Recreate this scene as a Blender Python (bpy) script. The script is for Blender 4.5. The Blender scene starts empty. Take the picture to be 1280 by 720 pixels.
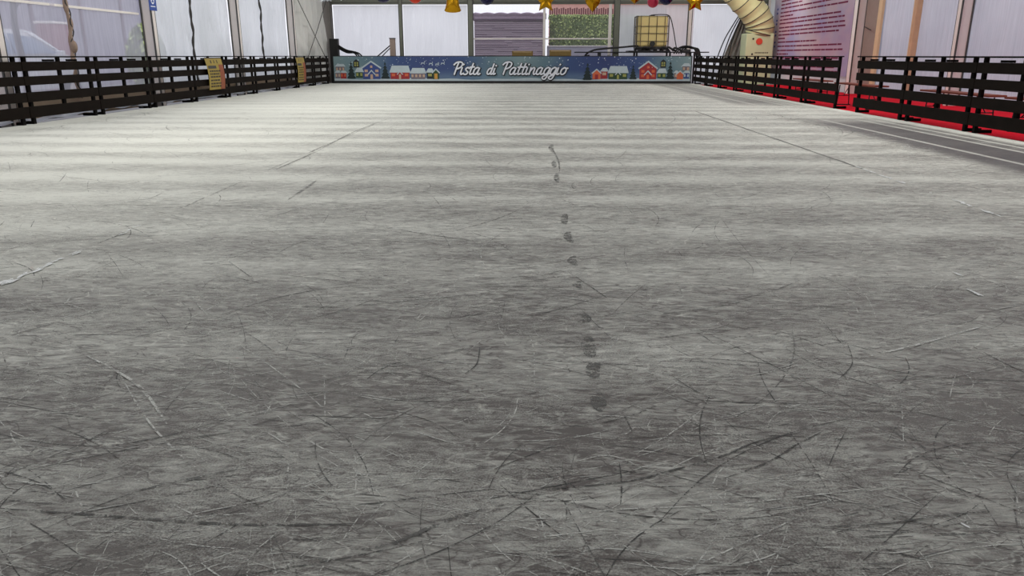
import bpy, math, random
from mathutils import Vector, Matrix
random.seed(7)
C = bpy.context.scene.collection
PI = math.pi

# ------------------------------------------------------------------ materials
def newmat(name):
    m = bpy.data.materials.new(name); m.use_nodes = True
    nt = m.node_tree; nt.nodes.clear()
    return m, nt
class N:
    def __init__(s, nt): s.nt = nt
    def node(s, t, **kw):
        n = s.nt.nodes.new(t)
        for k, v in kw.items(): setattr(n, k, v)
        return n
    def link(s, a, b): s.nt.links.new(a, b)
    def put(s, sock, v):
        if hasattr(v, 'is_output'): s.link(v, sock)
        else: sock.default_value = v
    def m(s, op, a, b=None, c=None, clamp=False):
        n = s.node('ShaderNodeMath', operation=op, use_clamp=clamp)
        s.put(n.inputs[0], a)
        if b is not None: s.put(n.inputs[1], b)
        if c is not None: s.put(n.inputs[2], c)
        return n.outputs[0]
    def ss(s, v, a, b, lo=0., hi=1.):
        n = s.node('ShaderNodeMapRange', interpolation_type='SMOOTHSTEP')
        s.put(n.inputs['Value'], v)
        n.inputs['From Min'].default_value = a; n.inputs['From Max'].default_value = b
        n.inputs['To Min'].default_value = lo; n.inputs['To Max'].default_value = hi
        return n.outputs[0]
    def pos(s):
        g = s.node('ShaderNodeNewGeometry'); return g.outputs['Position']
    def sep(s, v):
        n = s.node('ShaderNodeSeparateXYZ'); s.link(v, n.inputs[0]); return n.outputs
    def mapping(s, v, scale=(1,1,1), rot=(0,0,0), loc=(0,0,0)):
        n = s.node('ShaderNodeMapping'); s.link(v, n.inputs[0])
        n.inputs['Scale'].default_value = scale; n.inputs['Rotation'].default_value = rot; n.inputs['Location'].default_value = loc
        return n.outputs[0]
    def noise(s, v, scale=1, detail=2, rough=.5, dist=0):
        n = s.node('ShaderNodeTexNoise'); s.link(v, n.inputs['Vector'])
        n.inputs['Scale'].default_value = scale; n.inputs['Detail'].default_value = detail
        n.inputs['Roughness'].default_value = rough; n.inputs['Distortion'].default_value = dist
        return n.outputs['Fac']
    def noisec(s, v, scale=1, detail=2):
        n = s.node('ShaderNodeTexNoise'); s.link(v, n.inputs['Vector'])
        n.inputs['Scale'].default_value = scale; n.inputs['Detail'].default_value = detail
        return n.outputs['Color']
    def mixc(s, f, a, b):
        n = s.node('ShaderNodeMix', data_type='RGBA')
        s.put(n.inputs[0], f)
        for k, v in ((6, a), (7, b)):
            if hasattr(v, 'is_output'): s.link(v, n.inputs[k])
            else: n.inputs[k].default_value = (*v[:3], 1)
        return n.outputs[2]
    def ramp(s, v, stops):
        n = s.node('ShaderNodeValToRGB'); s.put(n.inputs[0], v)
        e = n.color_ramp.elements
        while len(e) < len(stops): e.new(.5)
        for q, (p, c) in zip(e, stops): q.position = p; q.color = (*c, 1)
        return n.outputs[0]
    def out(s, sh):
        o = s.node('ShaderNodeOutputMaterial'); s.link(sh, o.inputs[0])

def mat(name, col, rough=.6, metal=0., var=.12, vscale=9., bump=0., spec=.5):
    m, nt = newmat(name); n = N(nt)
    b = n.node('ShaderNodeBsdfPrincipled')
    t = n.node('ShaderNodeTexCoord').outputs['Object']
    f = n.noise(t, vscale, 3)
    c = n.mixc(f, [x*(1-var) for x in col], [min(1, x*(1+var)) for x in col])
    n.link(c, b.inputs['Base Color'])
    b.inputs['Roughness'].default_value = rough; b.inputs['Metallic'].default_value = metal
    b.inputs['Specular IOR Level'].default_value = spec
    if bump:
        bp = n.node('ShaderNodeBump'); bp.inputs['Strength'].default_value = bump; bp.inputs['Distance'].default_value = .02
        n.link(n.noise(t, vscale*3, 3), bp.inputs['Height']); n.link(bp.outputs[0], b.inputs['Normal'])
    n.out(b.outputs[0]); return m

def srgb(r, g, b):
    f = lambda v: ((v/255+.055)/1.055)**2.4 if v > 10 else v/255/12.92
    return (f(r), f(g), f(b))

M = {}
def defm(k, *a, **kw): M[k] = mat(k, *a, **kw)
defm('fence', srgb(24,18,14), .85, var=.35, vscale=5, spec=.08)
defm('fence_dk', srgb(15,12,11), .85, var=.3, spec=.08)
defm('alu', srgb(226,216,211), .45, .0, var=.05)
defm('alu_dk', srgb(74,72,70), .5, .2)
defm('alu_dk2', srgb(112,106,100), .5, .2)
defm('alu_green', srgb(112,114,102), .5, .3)
defm('white_pl', srgb(242,234,228), .5, var=.04)
defm('black', srgb(22,21,22), .6)
defm('black_metal', srgb(34,33,36), .45, .3)
defm('cream', srgb(206,214,172), .45, var=.03)
defm('cream_duct', srgb(214,210,160), .6, var=.08, bump=.3)
defm('tank', srgb(206,184,122), .5, var=.06)
defm('cage', srgb(92,84,72), .4, .7)
defm('red_logo', srgb(222,72,48), .5)
defm('wood', srgb(200,160,125), .6, var=.15)
defm('wood_lt', srgb(220,190,150), .6, var=.1)
defm('brownpanel', srgb(150,130,120), .6)
defm('bench', srgb(118,52,34), .8, var=.2)
defm('tan', srgb(140,115,66), .8, var=.15)
defm('gold', srgb(190,140,30), .22, 1., var=.08)
defm('navyb', srgb(24,20,66), .2, .5)
defm('redb', srgb(170,24,36), .2, .5)
defm('orangeb', srgb(205,56,28), .2, .4)
defm('pinkb', srgb(200,50,80), .3, .3)
defm('silver', srgb(225,228,232), .25, .8)
defm('green_tinsel', srgb(52,60,40), .4, .3, var=.4)
defm('blue_sign', srgb(28,66,150), .5)
defm('white', srgb(235,235,238), .6, var=.03)
defm('greyfab', srgb(205,203,199), .8, var=.05)
defm('darkfab', srgb(66,64,62), .85, var=.2)
defm('gatherfab', srgb(160,156,150), .85, var=.25)
defm('rope', srgb(60,57,55), .8)
defm('ropeb', srgb(150,128,112), .8, var=.3)
defm('tarp', srgb(215,218,226), .5, var=.15, vscale=4)
defm('skirt', srgb(172,150,128), .8)
defm('carwhite', srgb(232,234,240), .25, var=.02)
defm('glass_dk', srgb(120,142,172), .15)
defm('tyre', srgb(30,30,32), .8)
defm('bark', srgb(92,92,100), .9, var=.4, vscale=14, bump=.5)
defm('asphalt', srgb(150,148,150), .9, var=.15)
defm('lilacwall', srgb(168,165,178), .9, var=.2, vscale=2)
defm('redblock', srgb(170,130,140), .8)
defm('leaf', srgb(200,218,138), .7, var=.5, vscale=20)
defm('leaf_dk', srgb(120,138,86), .8, var=.5, vscale=20)
defm('peach', srgb(230,176,160), .8)
defm('picket', srgb(120,60,62), .8, var=.4, vscale=12)
defm('slat', srgb(178,160,172), .6, var=.08, vscale=3)
defm('slat_dk', srgb(112,92,110), .7, var=.2)
defm('rooftile', srgb(150,130,146), .7, var=.2)
defm('signyel', srgb(158,134,48), .5, var=.15, vscale=4)
defm('signorg', srgb(142,70,36), .5, var=.2)
defm('signtxt', srgb(40,34,26), .6)
defm('floodhouse', srgb(60,60,62), .5)

# red carpet
def carpet_mat():
    m, nt = newmat('carpet'); n = N(nt); b = n.node('ShaderNodeBsdfPrincipled')
    p = n.pos(); f = n.noise(p, 120, 2); g = n.noise(p, 1.5, 3)
    c = n.mixc(n.m('MULTIPLY', n.m('ADD', f, g), .5), srgb(170,0,24), srgb(240,12,44))
    n.link(c, b.inputs['Base Color']); b.inputs['Roughness'].default_value = .95; b.inputs['Specular IOR Level'].default_value = .1
    n.out(b.outputs[0]); return m
M['carpet'] = carpet_mat()

# PVC film of the tent walls: foggy with vertical condensation streaks
def film(name, clear, col, streak=.25, along='Y'):
    m, nt = newmat(name); n = N(nt)
    p = n.pos()
    st = n.noise(n.mapping(p, (9, 9, .5)), 1, 4, .6)
    st2 = n.noise(n.mapping(p, (30, 30, .8)), 1, 3, .6)
    bl = n.noise(n.mapping(p, (.7, .7, .9)), 1, 2)
    s = n.m('ADD', n.m('MULTIPLY', st, .5), n.m('MULTIPLY', st2, .5))
    fac = n.m('ADD', n.m('MULTIPLY', n.m('SUBTRACT', s, .5), streak*3), n.m('MULTIPLY', n.m('SUBTRACT', bl, .5), streak*2))
    fac = n.m('ADD', fac, clear, clamp=True)
    tr = n.node('ShaderNodeBsdfTransparent'); tr.inputs[0].default_value = (.97,.97,1,1)
    tl = n.node('ShaderNodeBsdfTranslucent'); tl.inputs[0].default_value = (*col, 1)
    df = n.node('ShaderNodeBsdfDiffuse'); df.inputs[0].default_value = (*[c*.8 for c in col], 1)
    gl = n.node('ShaderNodeBsdfGlossy'); gl.inputs['Roughness'].default_value = .35; gl.inputs[0].default_value = (.8,.8,.85,1)
    a = n.node('ShaderNodeMixShader'); a.inputs[0].default_value = .32; n.link(tl.outputs[0], a.inputs[1]); n.link(df.outputs[0], a.inputs[2])
    a2 = n.node('ShaderNodeMixShader'); a2.inputs[0].default_value = .05; n.link(a.outputs[0], a2.inputs[1]); n.link(gl.outputs[0], a2.inputs[2])
    x = n.node('ShaderNodeMixShader'); n.link(fac, x.inputs[0]); n.link(a2.outputs[0], x.inputs[1]); n.link(tr.outputs[0], x.inputs[2])
    n.out(x.outputs[0]); return m
M['film_clear'] = film('film_clear', .48, (.84,.82,.90), .16)
M['film_mid'] = film('film_mid', .12, (.95,.97,.98), .26)
M['film_fog'] = film('film_fog', .26, (.95,.95,.98), .12)
M['film_lilac'] = film('film_lilac', .14, (.92,.90,.96), .20)
M['film_open'] = film('film_open', .92, (.9,.88,.9), .04)

def roof_mat():
    m, nt = newmat('roofcloth'); n = N(nt)
    tl = n.node('ShaderNodeBsdfTranslucent'); tl.inputs[0].default_value = (.80,.81,.79,1)
    df = n.node('ShaderNodeBsdfDiffuse'); df.inputs[0].default_value = (.75,.76,.74,1)
    a = n.node('ShaderNodeMixShader'); a.inputs[0].default_value = .62
    n.link(tl.outputs[0], a.inputs[1]); n.link(df.outputs[0], a.inputs[2]); n.out(a.outputs[0]); return m
M['roof'] = roof_mat()

# ice -----------------------------------------------------------------
def ice_mat():
    m, nt = newmat('ice'); n = N(nt)
    p = n.pos(); X, Y, Z = n.sep(p)
    # wobbled band across the rink every ~1.02 m
    wob = n.noise(n.mapping(p, (.25, .6, 1)), 1, 2)
    yb = n.m('ADD', Y, n.m('MULTIPLY', n.m('SUBTRACT', wob, .5), .55))
    ph = n.m('MULTIPLY', n.m('SUBTRACT', yb, 1.62), 2*PI/1.02)
    band = n.m('MULTIPLY', n.m('ADD', n.m('COSINE', ph), 1), .5)
    band = n.m('POWER', band, 1.6)
    big = n.noise(n.mapping(p, (.22, .16, 1)), 1, 3)
    mid = n.noise(n.mapping(p, (1.3, 3.0, 1), rot=(0,0,.05)), 1, 7, .68, .5)
    fine = n.noise(n.mapping(p, (9, 24, 1), rot=(0,0,.10)), 1, 7, .74, .9)
    fine2 = n.noise(n.mapping(p, (12, 30, 1), rot=(0,0,-.5)), 1, 6, .74, .9)
    grain = n.noise(p, 190, 3, .7)
    # thin curved skate lines: ridges of stretched, warped noise
    def lines(rot, sc, w, seed):
        v = n.mapping(p, sc, rot=(0,0,rot), loc=(seed, seed*1.7, 0))
        q = n.noise(v, 1, 1.5, .5, .6)
        return n.ss(n.m('ABSOLUTE', n.m('SUBTRACT', q, .5)), 0, w*.8, 1, 0)
    l1 = lines(.25, (1.3, 5.5, 1), .007, 3.1)
    l2 = lines(-.35, (1.1, 4.6, 1), .006, 8.7)
    l3 = lines(1.1, (1.0, 3.8, 1), .005, 15.3)
    l4 = lines(-.05, (1.6, 9, 1), .010, 21.9)
    l5 = lines(.7, (1.3, 4.2, 1), .005, 31.9)
    f1 = lines(.15, (5, 15, 1), .022, 41.)
    f2 = lines(-.45, (5, 14, 1), .020, 52.)
    f3 = lines(1.2, (4.5, 12, 1), .016, 63.)
    f4 = lines(.55, (5, 14, 1), .018, 74.)
    gate2 = n.noise(p, 3.1, 3)
    h1 = n.ss(gate2, .48, .62); h2 = n.ss(gate2, .54, .42)
    flight = n.m('ADD', n.m('MULTIPLY', n.m('MAXIMUM', f1, f3), h1), n.m('MULTIPLY', n.m('MAXIMUM', f4, f2), h2), clamp=True)
    fdark = n.m('ADD', n.m('MULTIPLY', n.m('MAXIMUM', f2, f4), h1), n.m('MULTIPLY', n.m('MAXIMUM', f1, f3), h2), clamp=True)
    gate = n.noise(p, 1.3, 2)
    g1 = n.ss(gate, .45, .6); g2 = n.ss(gate, .58, .42)
    light = n.m('ADD', n.m('MULTIPLY', n.m('MAXIMUM', l1, l3), g1), n.m('MULTIPLY', n.m('MAXIMUM', l2, l5), g2), clamp=True)
    darkl = n.m('ADD', n.m('MULTIPLY', n.m('MAXIMUM', l4, l2), g1), n.m('MULTIPLY', n.m('MAXIMUM', l1, l4), g2), clamp=True)
    far = n.ss(Y, 3, 13)               # thicker powder, with the brighter far-end light painted in as well
    left = n.ss(X, -.2, -4.8)
    hold = n.m('MULTIPLY', left, n.ss(Y, 1.6, 4.6))
    frost_light = n.m('ADD', n.m('ADD', n.m('ADD', n.m('MULTIPLY', n.ss(Y, 1.2, 3.2), .10), n.m('MULTIPLY', n.ss(Y, 2.4, 5.), .13)), n.m('MULTIPLY', far, .16)), n.m('MULTIPLY', hold, .30))  # frost density with mid-rink and window-side light painted into the colour
    t = n.m('ADD', n.m('MULTIPLY', n.m('SUBTRACT', mid, .5), 1.25), n.m('MULTIPLY', n.m('SUBTRACT', fine, .5), 1.9))
    t = n.m('ADD', t, n.m('MULTIPLY', n.m('SUBTRACT', fine2, .5), 1.3))
    t = n.m('ADD', t, n.m('MULTIPLY', n.m('SUBTRACT', big, .5), .7))
    # pattern calms down on the left, powdery and painted lighter
    t = n.m('MULTIPLY', t, n.m('SUBTRACT', 1.0, n.m('MULTIPLY', hold, .55)))
    t = n.m('ADD', t, n.m('MULTIPLY', n.m('SUBTRACT', band, .4), n.m('SUBTRACT', n.ss(Y, 2, 8, .26, .42), n.m('MULTIPLY', n.ss(X, 1, 6), .2))))
    t = n.m('ADD', t, n.m('ADD', frost_light, .34))
    t = n.m('ADD', t, n.m('MULTIPLY', n.m('SUBTRACT', grain, .5), n.ss(n.noise(p, 2.2, 3), .4, .62, .5, 2.0)))
    t = n.m('ADD', t, n.m('MULTIPLY', light, .34))
    t = n.m('ADD', t, n.m('MULTIPLY', n.m('SUBTRACT', flight, fdark), .34))
    t = n.m('SUBTRACT', t, n.m('MULTIPLY', darkl, .30))
    # clear wet strip along the right boards, with pipe lines showing, broken at the gateway
    strip = n.m('MULTIPLY', n.ss(n.m('ADD', X, n.m('MULTIPLY', n.m('SUBTRACT', mid, .5), .5)), 4.3, 4.65), n.ss(X, 6.0, 5.75))
    gatey = n.m('MULTIPLY', n.ss(Y, 12.2, 14.2), n.ss(Y, 18.5, 16.2))
    stripf = n.m('MULTIPLY', n.m('MULTIPLY', strip, n.m('SUBTRACT', 1, gatey)), n.ss(Y, 8, 26, 1., .6))
    ln = None
    for xc in (4.85, 5.45, 5.70):
        q = n.ss(n.m('ABSOLUTE', n.m('SUBTRACT', X, xc)), .015, .05, 1, 0)
        ln = q if ln is None else n.m('MAXIMUM', ln, q)
    t = n.m('MAXIMUM', n.m('MINIMUM', t, 1), 0)
    t = n.m('MULTIPLY', t, n.m('SUBTRACT', 1, n.m('MULTIPLY', stripf, n.ss(X, 5.35, 5.6, .88, .6))))
    t = n.m('ADD', t, n.m('MULTIPLY', n.m('MULTIPLY', ln, stripf), .55))
    edge = n.m('MAXIMUM', n.ss(X, 5.82, 5.98), n.ss(X, -7.45, -7.65))
    t = n.m('ADD', t, n.m('MULTIPLY', edge, .5))
    t = n.m('MAXIMUM', n.m('MINIMUM', t, 1), 0)
    clear = n.mixc(stripf, srgb(105,99,95), srgb(74,69,71))
    c = n.mixc(t, clear, srgb(215,214,205))
    b = n.node('ShaderNodeBsdfPrincipled')
    n.link(c, b.inputs['Base Color'])
    n.put(b.inputs['Roughness'], n.m('ADD', n.m('MULTIPLY', t, .2), .5))
    b.inputs['IOR'].default_value = 1.31
    bp = n.node('ShaderNodeBump'); bp.inputs['Strength'].default_value = .5; bp.inputs['Distance'].default_value = .006
    n.link(t, bp.inputs['Height']); n.link(bp.outputs[0], b.inputs['Normal'])
    n.out(b.outputs[0]); return m
M['ice'] = ice_mat()
def flat(name, col, cover=.5):
    m, nt = newmat(name); n = N(nt); b = n.node('ShaderNodeBsdfPrincipled')
    p = n.pos(); c = n.mixc(n.noise(p, 60, 3), [x*.7 for x in col], [min(1, x*1.3) for x in col])
    n.link(c, b.inputs['Base Color']); b.inputs['Roughness'].default_value = .65
    a = n.noise(n.mapping(p,(14,22,1)), 1, 5, .75); a2 = n.noise(p, 150, 2, .7)
    al = n.ss(n.m('ADD', a, n.m('MULTIPLY', n.m('SUBTRACT', a2, .5), .5)), cover-.06, cover+.10)
    tr = n.node('ShaderNodeBsdfTransparent'); x = n.node('ShaderNodeMixShader'); n.link(al, x.inputs[0]); n.link(tr.outputs[0], x.inputs[1]); n.link(b.outputs[0], x.inputs[2])
    n.out(x.outputs[0]); return m
M['cut_seam'] = flat('cut_seam', srgb(84,82,78), .2); M['cut_light'] = flat('cut_light', srgb(206,205,198), .47); M['cut_dark'] = flat('cut_dark', srgb(70,68,65), .46)
M['cut_white'] = flat('cut_white', srgb(245,247,242), .38); M['cut_mid'] = flat('cut_mid', srgb(100,98,94), .5)

# ------------------------------------------------------------------ mesh builder
class MB:
    def __init__(s): s.v = []; s.f = []; s.mi = []; s.mats = []; s.sm = []
    def mid(s, m):
        if m not in s.mats: s.mats.append(m)
        return s.mats.index(m)
    def face(s, pts, m, smooth=False):
        k = len(s.v); s.v += [tuple(p) for p in pts]; s.f.append(tuple(range(k, k+len(pts)))); s.mi.append(s.mid(m)); s.sm.append(smooth)
    def add(s, vs, fs, m, smooth=False):
        k = len(s.v); s.v += [tuple(p) for p in vs]; i = s.mid(m)
        for f in fs: s.f.append(tuple(k+j for j in f)); s.mi.append(i); s.sm.append(smooth)
    def box(s, x0, x1, y0, y1, z0, z1, m, ch=0., R=None):
        x0,x1 = sorted((x0,x1)); y0,y1 = sorted((y0,y1)); z0,z1 = sorted((z0,z1))
        c = min(ch, (x1-x0)*.45, (y1-y0)*.45, (z1-z0)*.45)
        if c <= 0:
            vs = [(x,y,z) for x in (x0,x1) for y in (y0,y1) for z in (z0,z1)]
            fs = [(0,1,3,2),(4,6,7,5),(0,4,5,1),(2,3,7,6),(0,2,6,4),(1,5,7,3)]
        else:   # chamfered box: octagonal rings
            def ring(z, d):
                a,b,e,g = x0+d,x1-d,y0+d,y1-d
                return [(a+c,e,z),(b-c,e,z),(b,e+c,z),(b,g-c,z),(b-c,g,z),(a+c,g,z),(a,g-c,z),(a,e+c,z)]
            vs = ring(z0,c*.6)+ring(z0+c,0)+ring(z1-c,0)+ring(z1,c*.6)
            fs = [tuple(range(7,-1,-1)), tuple(range(24,32))]
            for r in range(3):
                for i in range(8):
                    j=(i+1)%8; fs.append((r*8+i, r*8+j, r*8+8+j, r*8+8+i))
        if R is not None: vs = [tuple(R @ Vector(v)) for v in vs]
        s.add(vs, fs, m)
    def tube(s, pts, r, m, n=8, closed=False, smooth=True, rf=None):
        P = [Vector(p) for p in pts]; k0 = len(P); rings = []
        up = Vector((0,0,1)); prev = None
        for i, p in enumerate(P):
            t = (P[min(i+1,k0-1)]-P[max(i-1,0)]).normalized()
            if prev is None:
                a = t.cross(up) if abs(t.z) < .95 else t.cross(Vector((0,1,0)))
            else:
                a = prev - t*prev.dot(t)
            a.normalize(); b = t.cross(a); prev = a
            rr = rf(i) if rf else r
            rings.append([p + (a*math.cos(2*PI*j/n)+b*math.sin(2*PI*j/n))*rr for j in range(n)])
        vs = [v for R in rings for v in R]; fs = []
        for i in range(k0-1):
            for j in range(n):
                fs.append((i*n+j, i*n+(j+1)%n, (i+1)*n+(j+1)%n, (i+1)*n+j))
        s.add(vs, fs, m, smooth)
        if r != .5: s.add(rings[0], [tuple(range(n-1,-1,-1))], m); s.add(rings[-1], [tuple(range(n))], m)
    def sphere(s, c, r, m, sx=1, sy=1, sz=1, nu=20, nv=12):
        vs = []; fs = []
        for i in range(nv+1):
            a = PI*i/nv
            for j in range(nu):
                b = 2*PI*j/nu
                vs.append((c[0]+r*sx*math.sin(a)*math.cos(b), c[1]+r*sy*math.sin(a)*math.sin(b), c[2]+r*sz*math.cos(a)))
        for i in range(nv):
            for j in range(nu):
                fs.append((i*nu+j, (i+1)*nu+j, (i+1)*nu+(j+1)%nu, i*nu+(j+1)%nu))
        s.add(vs, fs, m, True)
    def grid(s, fn, nu, nv, m, smooth=True):
        vs = [fn(i/nu, j/nv) for j in range(nv+1) for i in range(nu+1)]
        fs = [(j*(nu+1)+i, j*(nu+1)+i+1, (j+1)*(nu+1)+i+1, (j+1)*(nu+1)+i) for j in range(nv) for i in range(nu)]
        s.add(vs, fs, m, smooth)
    def foil(s, outline, c, d, m, rings=8):
        # inflated foil shape facing -Y, outline = list of (x, z) about the centre
        n = len(outline); vs = []; fs = []
        for side in (-1, 1):
            base = len(vs)
            for k in range(rings+1):
                t = k/rings; th = d*math.sqrt(max(0, 1-t**2.4))
                for (x, z) in outline: vs.append((c[0]+x*t, c[1]+side*th, c[2]+z*t))
            for k in range(rings):
                for j in range(n):
                    q = (base+k*n+j, base+(k+1)*n+j, base+(k+1)*n+(j+1)%n, base+k*n+(j+1)%n)
                    fs.append(q if side > 0 else q[::-1])
        s.add(vs, fs, m, True)
    def build(s, name, parent=None):
        me = bpy.data.meshes.new(name); me.from_pydata(s.v, [], s.f)
        for m in s.mats: me.materials.append(M[m])
        me.polygons.foreach_set('material_index', s.mi); me.polygons.foreach_set('use_smooth', s.sm)
        me.update()
        o = bpy.data.objects.new(name, me); C.objects.link(o)
        if parent is not None: o.parent = parent
        return o
def tag(o, label=None, cat=None, group=None, kind=None):
    if label: o['label'] = label
    if cat: o['category'] = cat
    if group: o['group'] = group
    if kind: o['kind'] = kind
    return o
def empty(name, loc, label, cat, group=None, rz=0):
    o = bpy.data.objects.new(name, None); C.objects.link(o); o.location = loc; o.rotation_euler = (0,0,rz)
    return tag(o, label, cat, group)
def struct(mb, name, label=None):
    o = mb.build(name); o['kind'] = 'structure'
    if label: o['label'] = label
    return o
def copy_tree(o, parent=None):
    c = o.copy(); C.objects.link(c)
    if parent is not None: c.parent = parent
    for ch in list(o.children): copy_tree(ch, c)
    return c
def crom(pts, k=6):
    P = [Vector(p) for p in pts]; out = []
    for i in range(len(P)-1):
        a = P[max(i-1,0)]; b = P[i]; c = P[i+1]; d = P[min(i+2,len(P)-1)]
        for j in range(k):
            t = j/k
            out.append(.5*((2*b)+(c-a)*t+(2*a-5*b+4*c-d)*t*t+(3*b-a-3*c+d)*t**3))
    out.append(P[-1]); return out

XL, XR, YB = -7.80, 6.08, 30.75          # fence lines and end board
WL, WR, WB = -8.22, 9.12, 31.9           # tent walls
# ------------------------------------------------------------------ ice floor with its skate cuts
ice = MB()
ice.face([(XL-.12,-3.0,0),(XR+.06,-3.0,0),(XR+.06,YB-.02,0),(XL-.12,YB-.02,0)], 'ice')
def ribbon(pts, w, m, z=.0012, taper=True, k=8):
    P = crom([(x,y,0) for x,y in pts], k); n = len(P); L=[];R=[]
    for i,p in enumerate(P):
        t = (P[min(i+1,n-1)]-P[max(i-1,0)]); t.normalize(); q = Vector((-t.y,t.x,0))
        f = math.sin(PI*min(max(i/(n-1),.02),.98))**.5 if taper else 1
        L.append((p.x+q.x*w*f/2,p.y+q.y*w*f/2,z)); R.append((p.x-q.x*w*f/2,p.y-q.y*w*f/2,z))
    ice.add(L+R, [(i, i+1, n+i+1, n+i) for i in range(n-1)], m)
for i in range(4600):
    y = 1.05+14*random.random()**1.9; x = random.uniform(-.72,.66)*(y+1.2); x = max(-7.2,min(4.4,x))
    ang = random.gauss(0,.65) if random.random() < .7 else random.uniform(0,PI)
    Ln = random.uniform(.08,.6)*(.6+.12*y)*(2.2 if random.random()<.08 else 1); cv = random.gauss(0,.28)
    pts = []; 
    for k in range(5):
        s_ = (k/4-.5)*Ln; a = ang+cv*s_/Ln
        pts.append((x+math.cos(a)*s_, y+math.sin(a)*s_))
    dark = random.random() < .44
    ribbon(pts, random.uniform(.0012,.0036)*(1+.15*y), random.choice(['cut_dark','cut_mid']) if dark else 'cut_light', z=.0006+i*2.5e-7, k=3)
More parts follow.
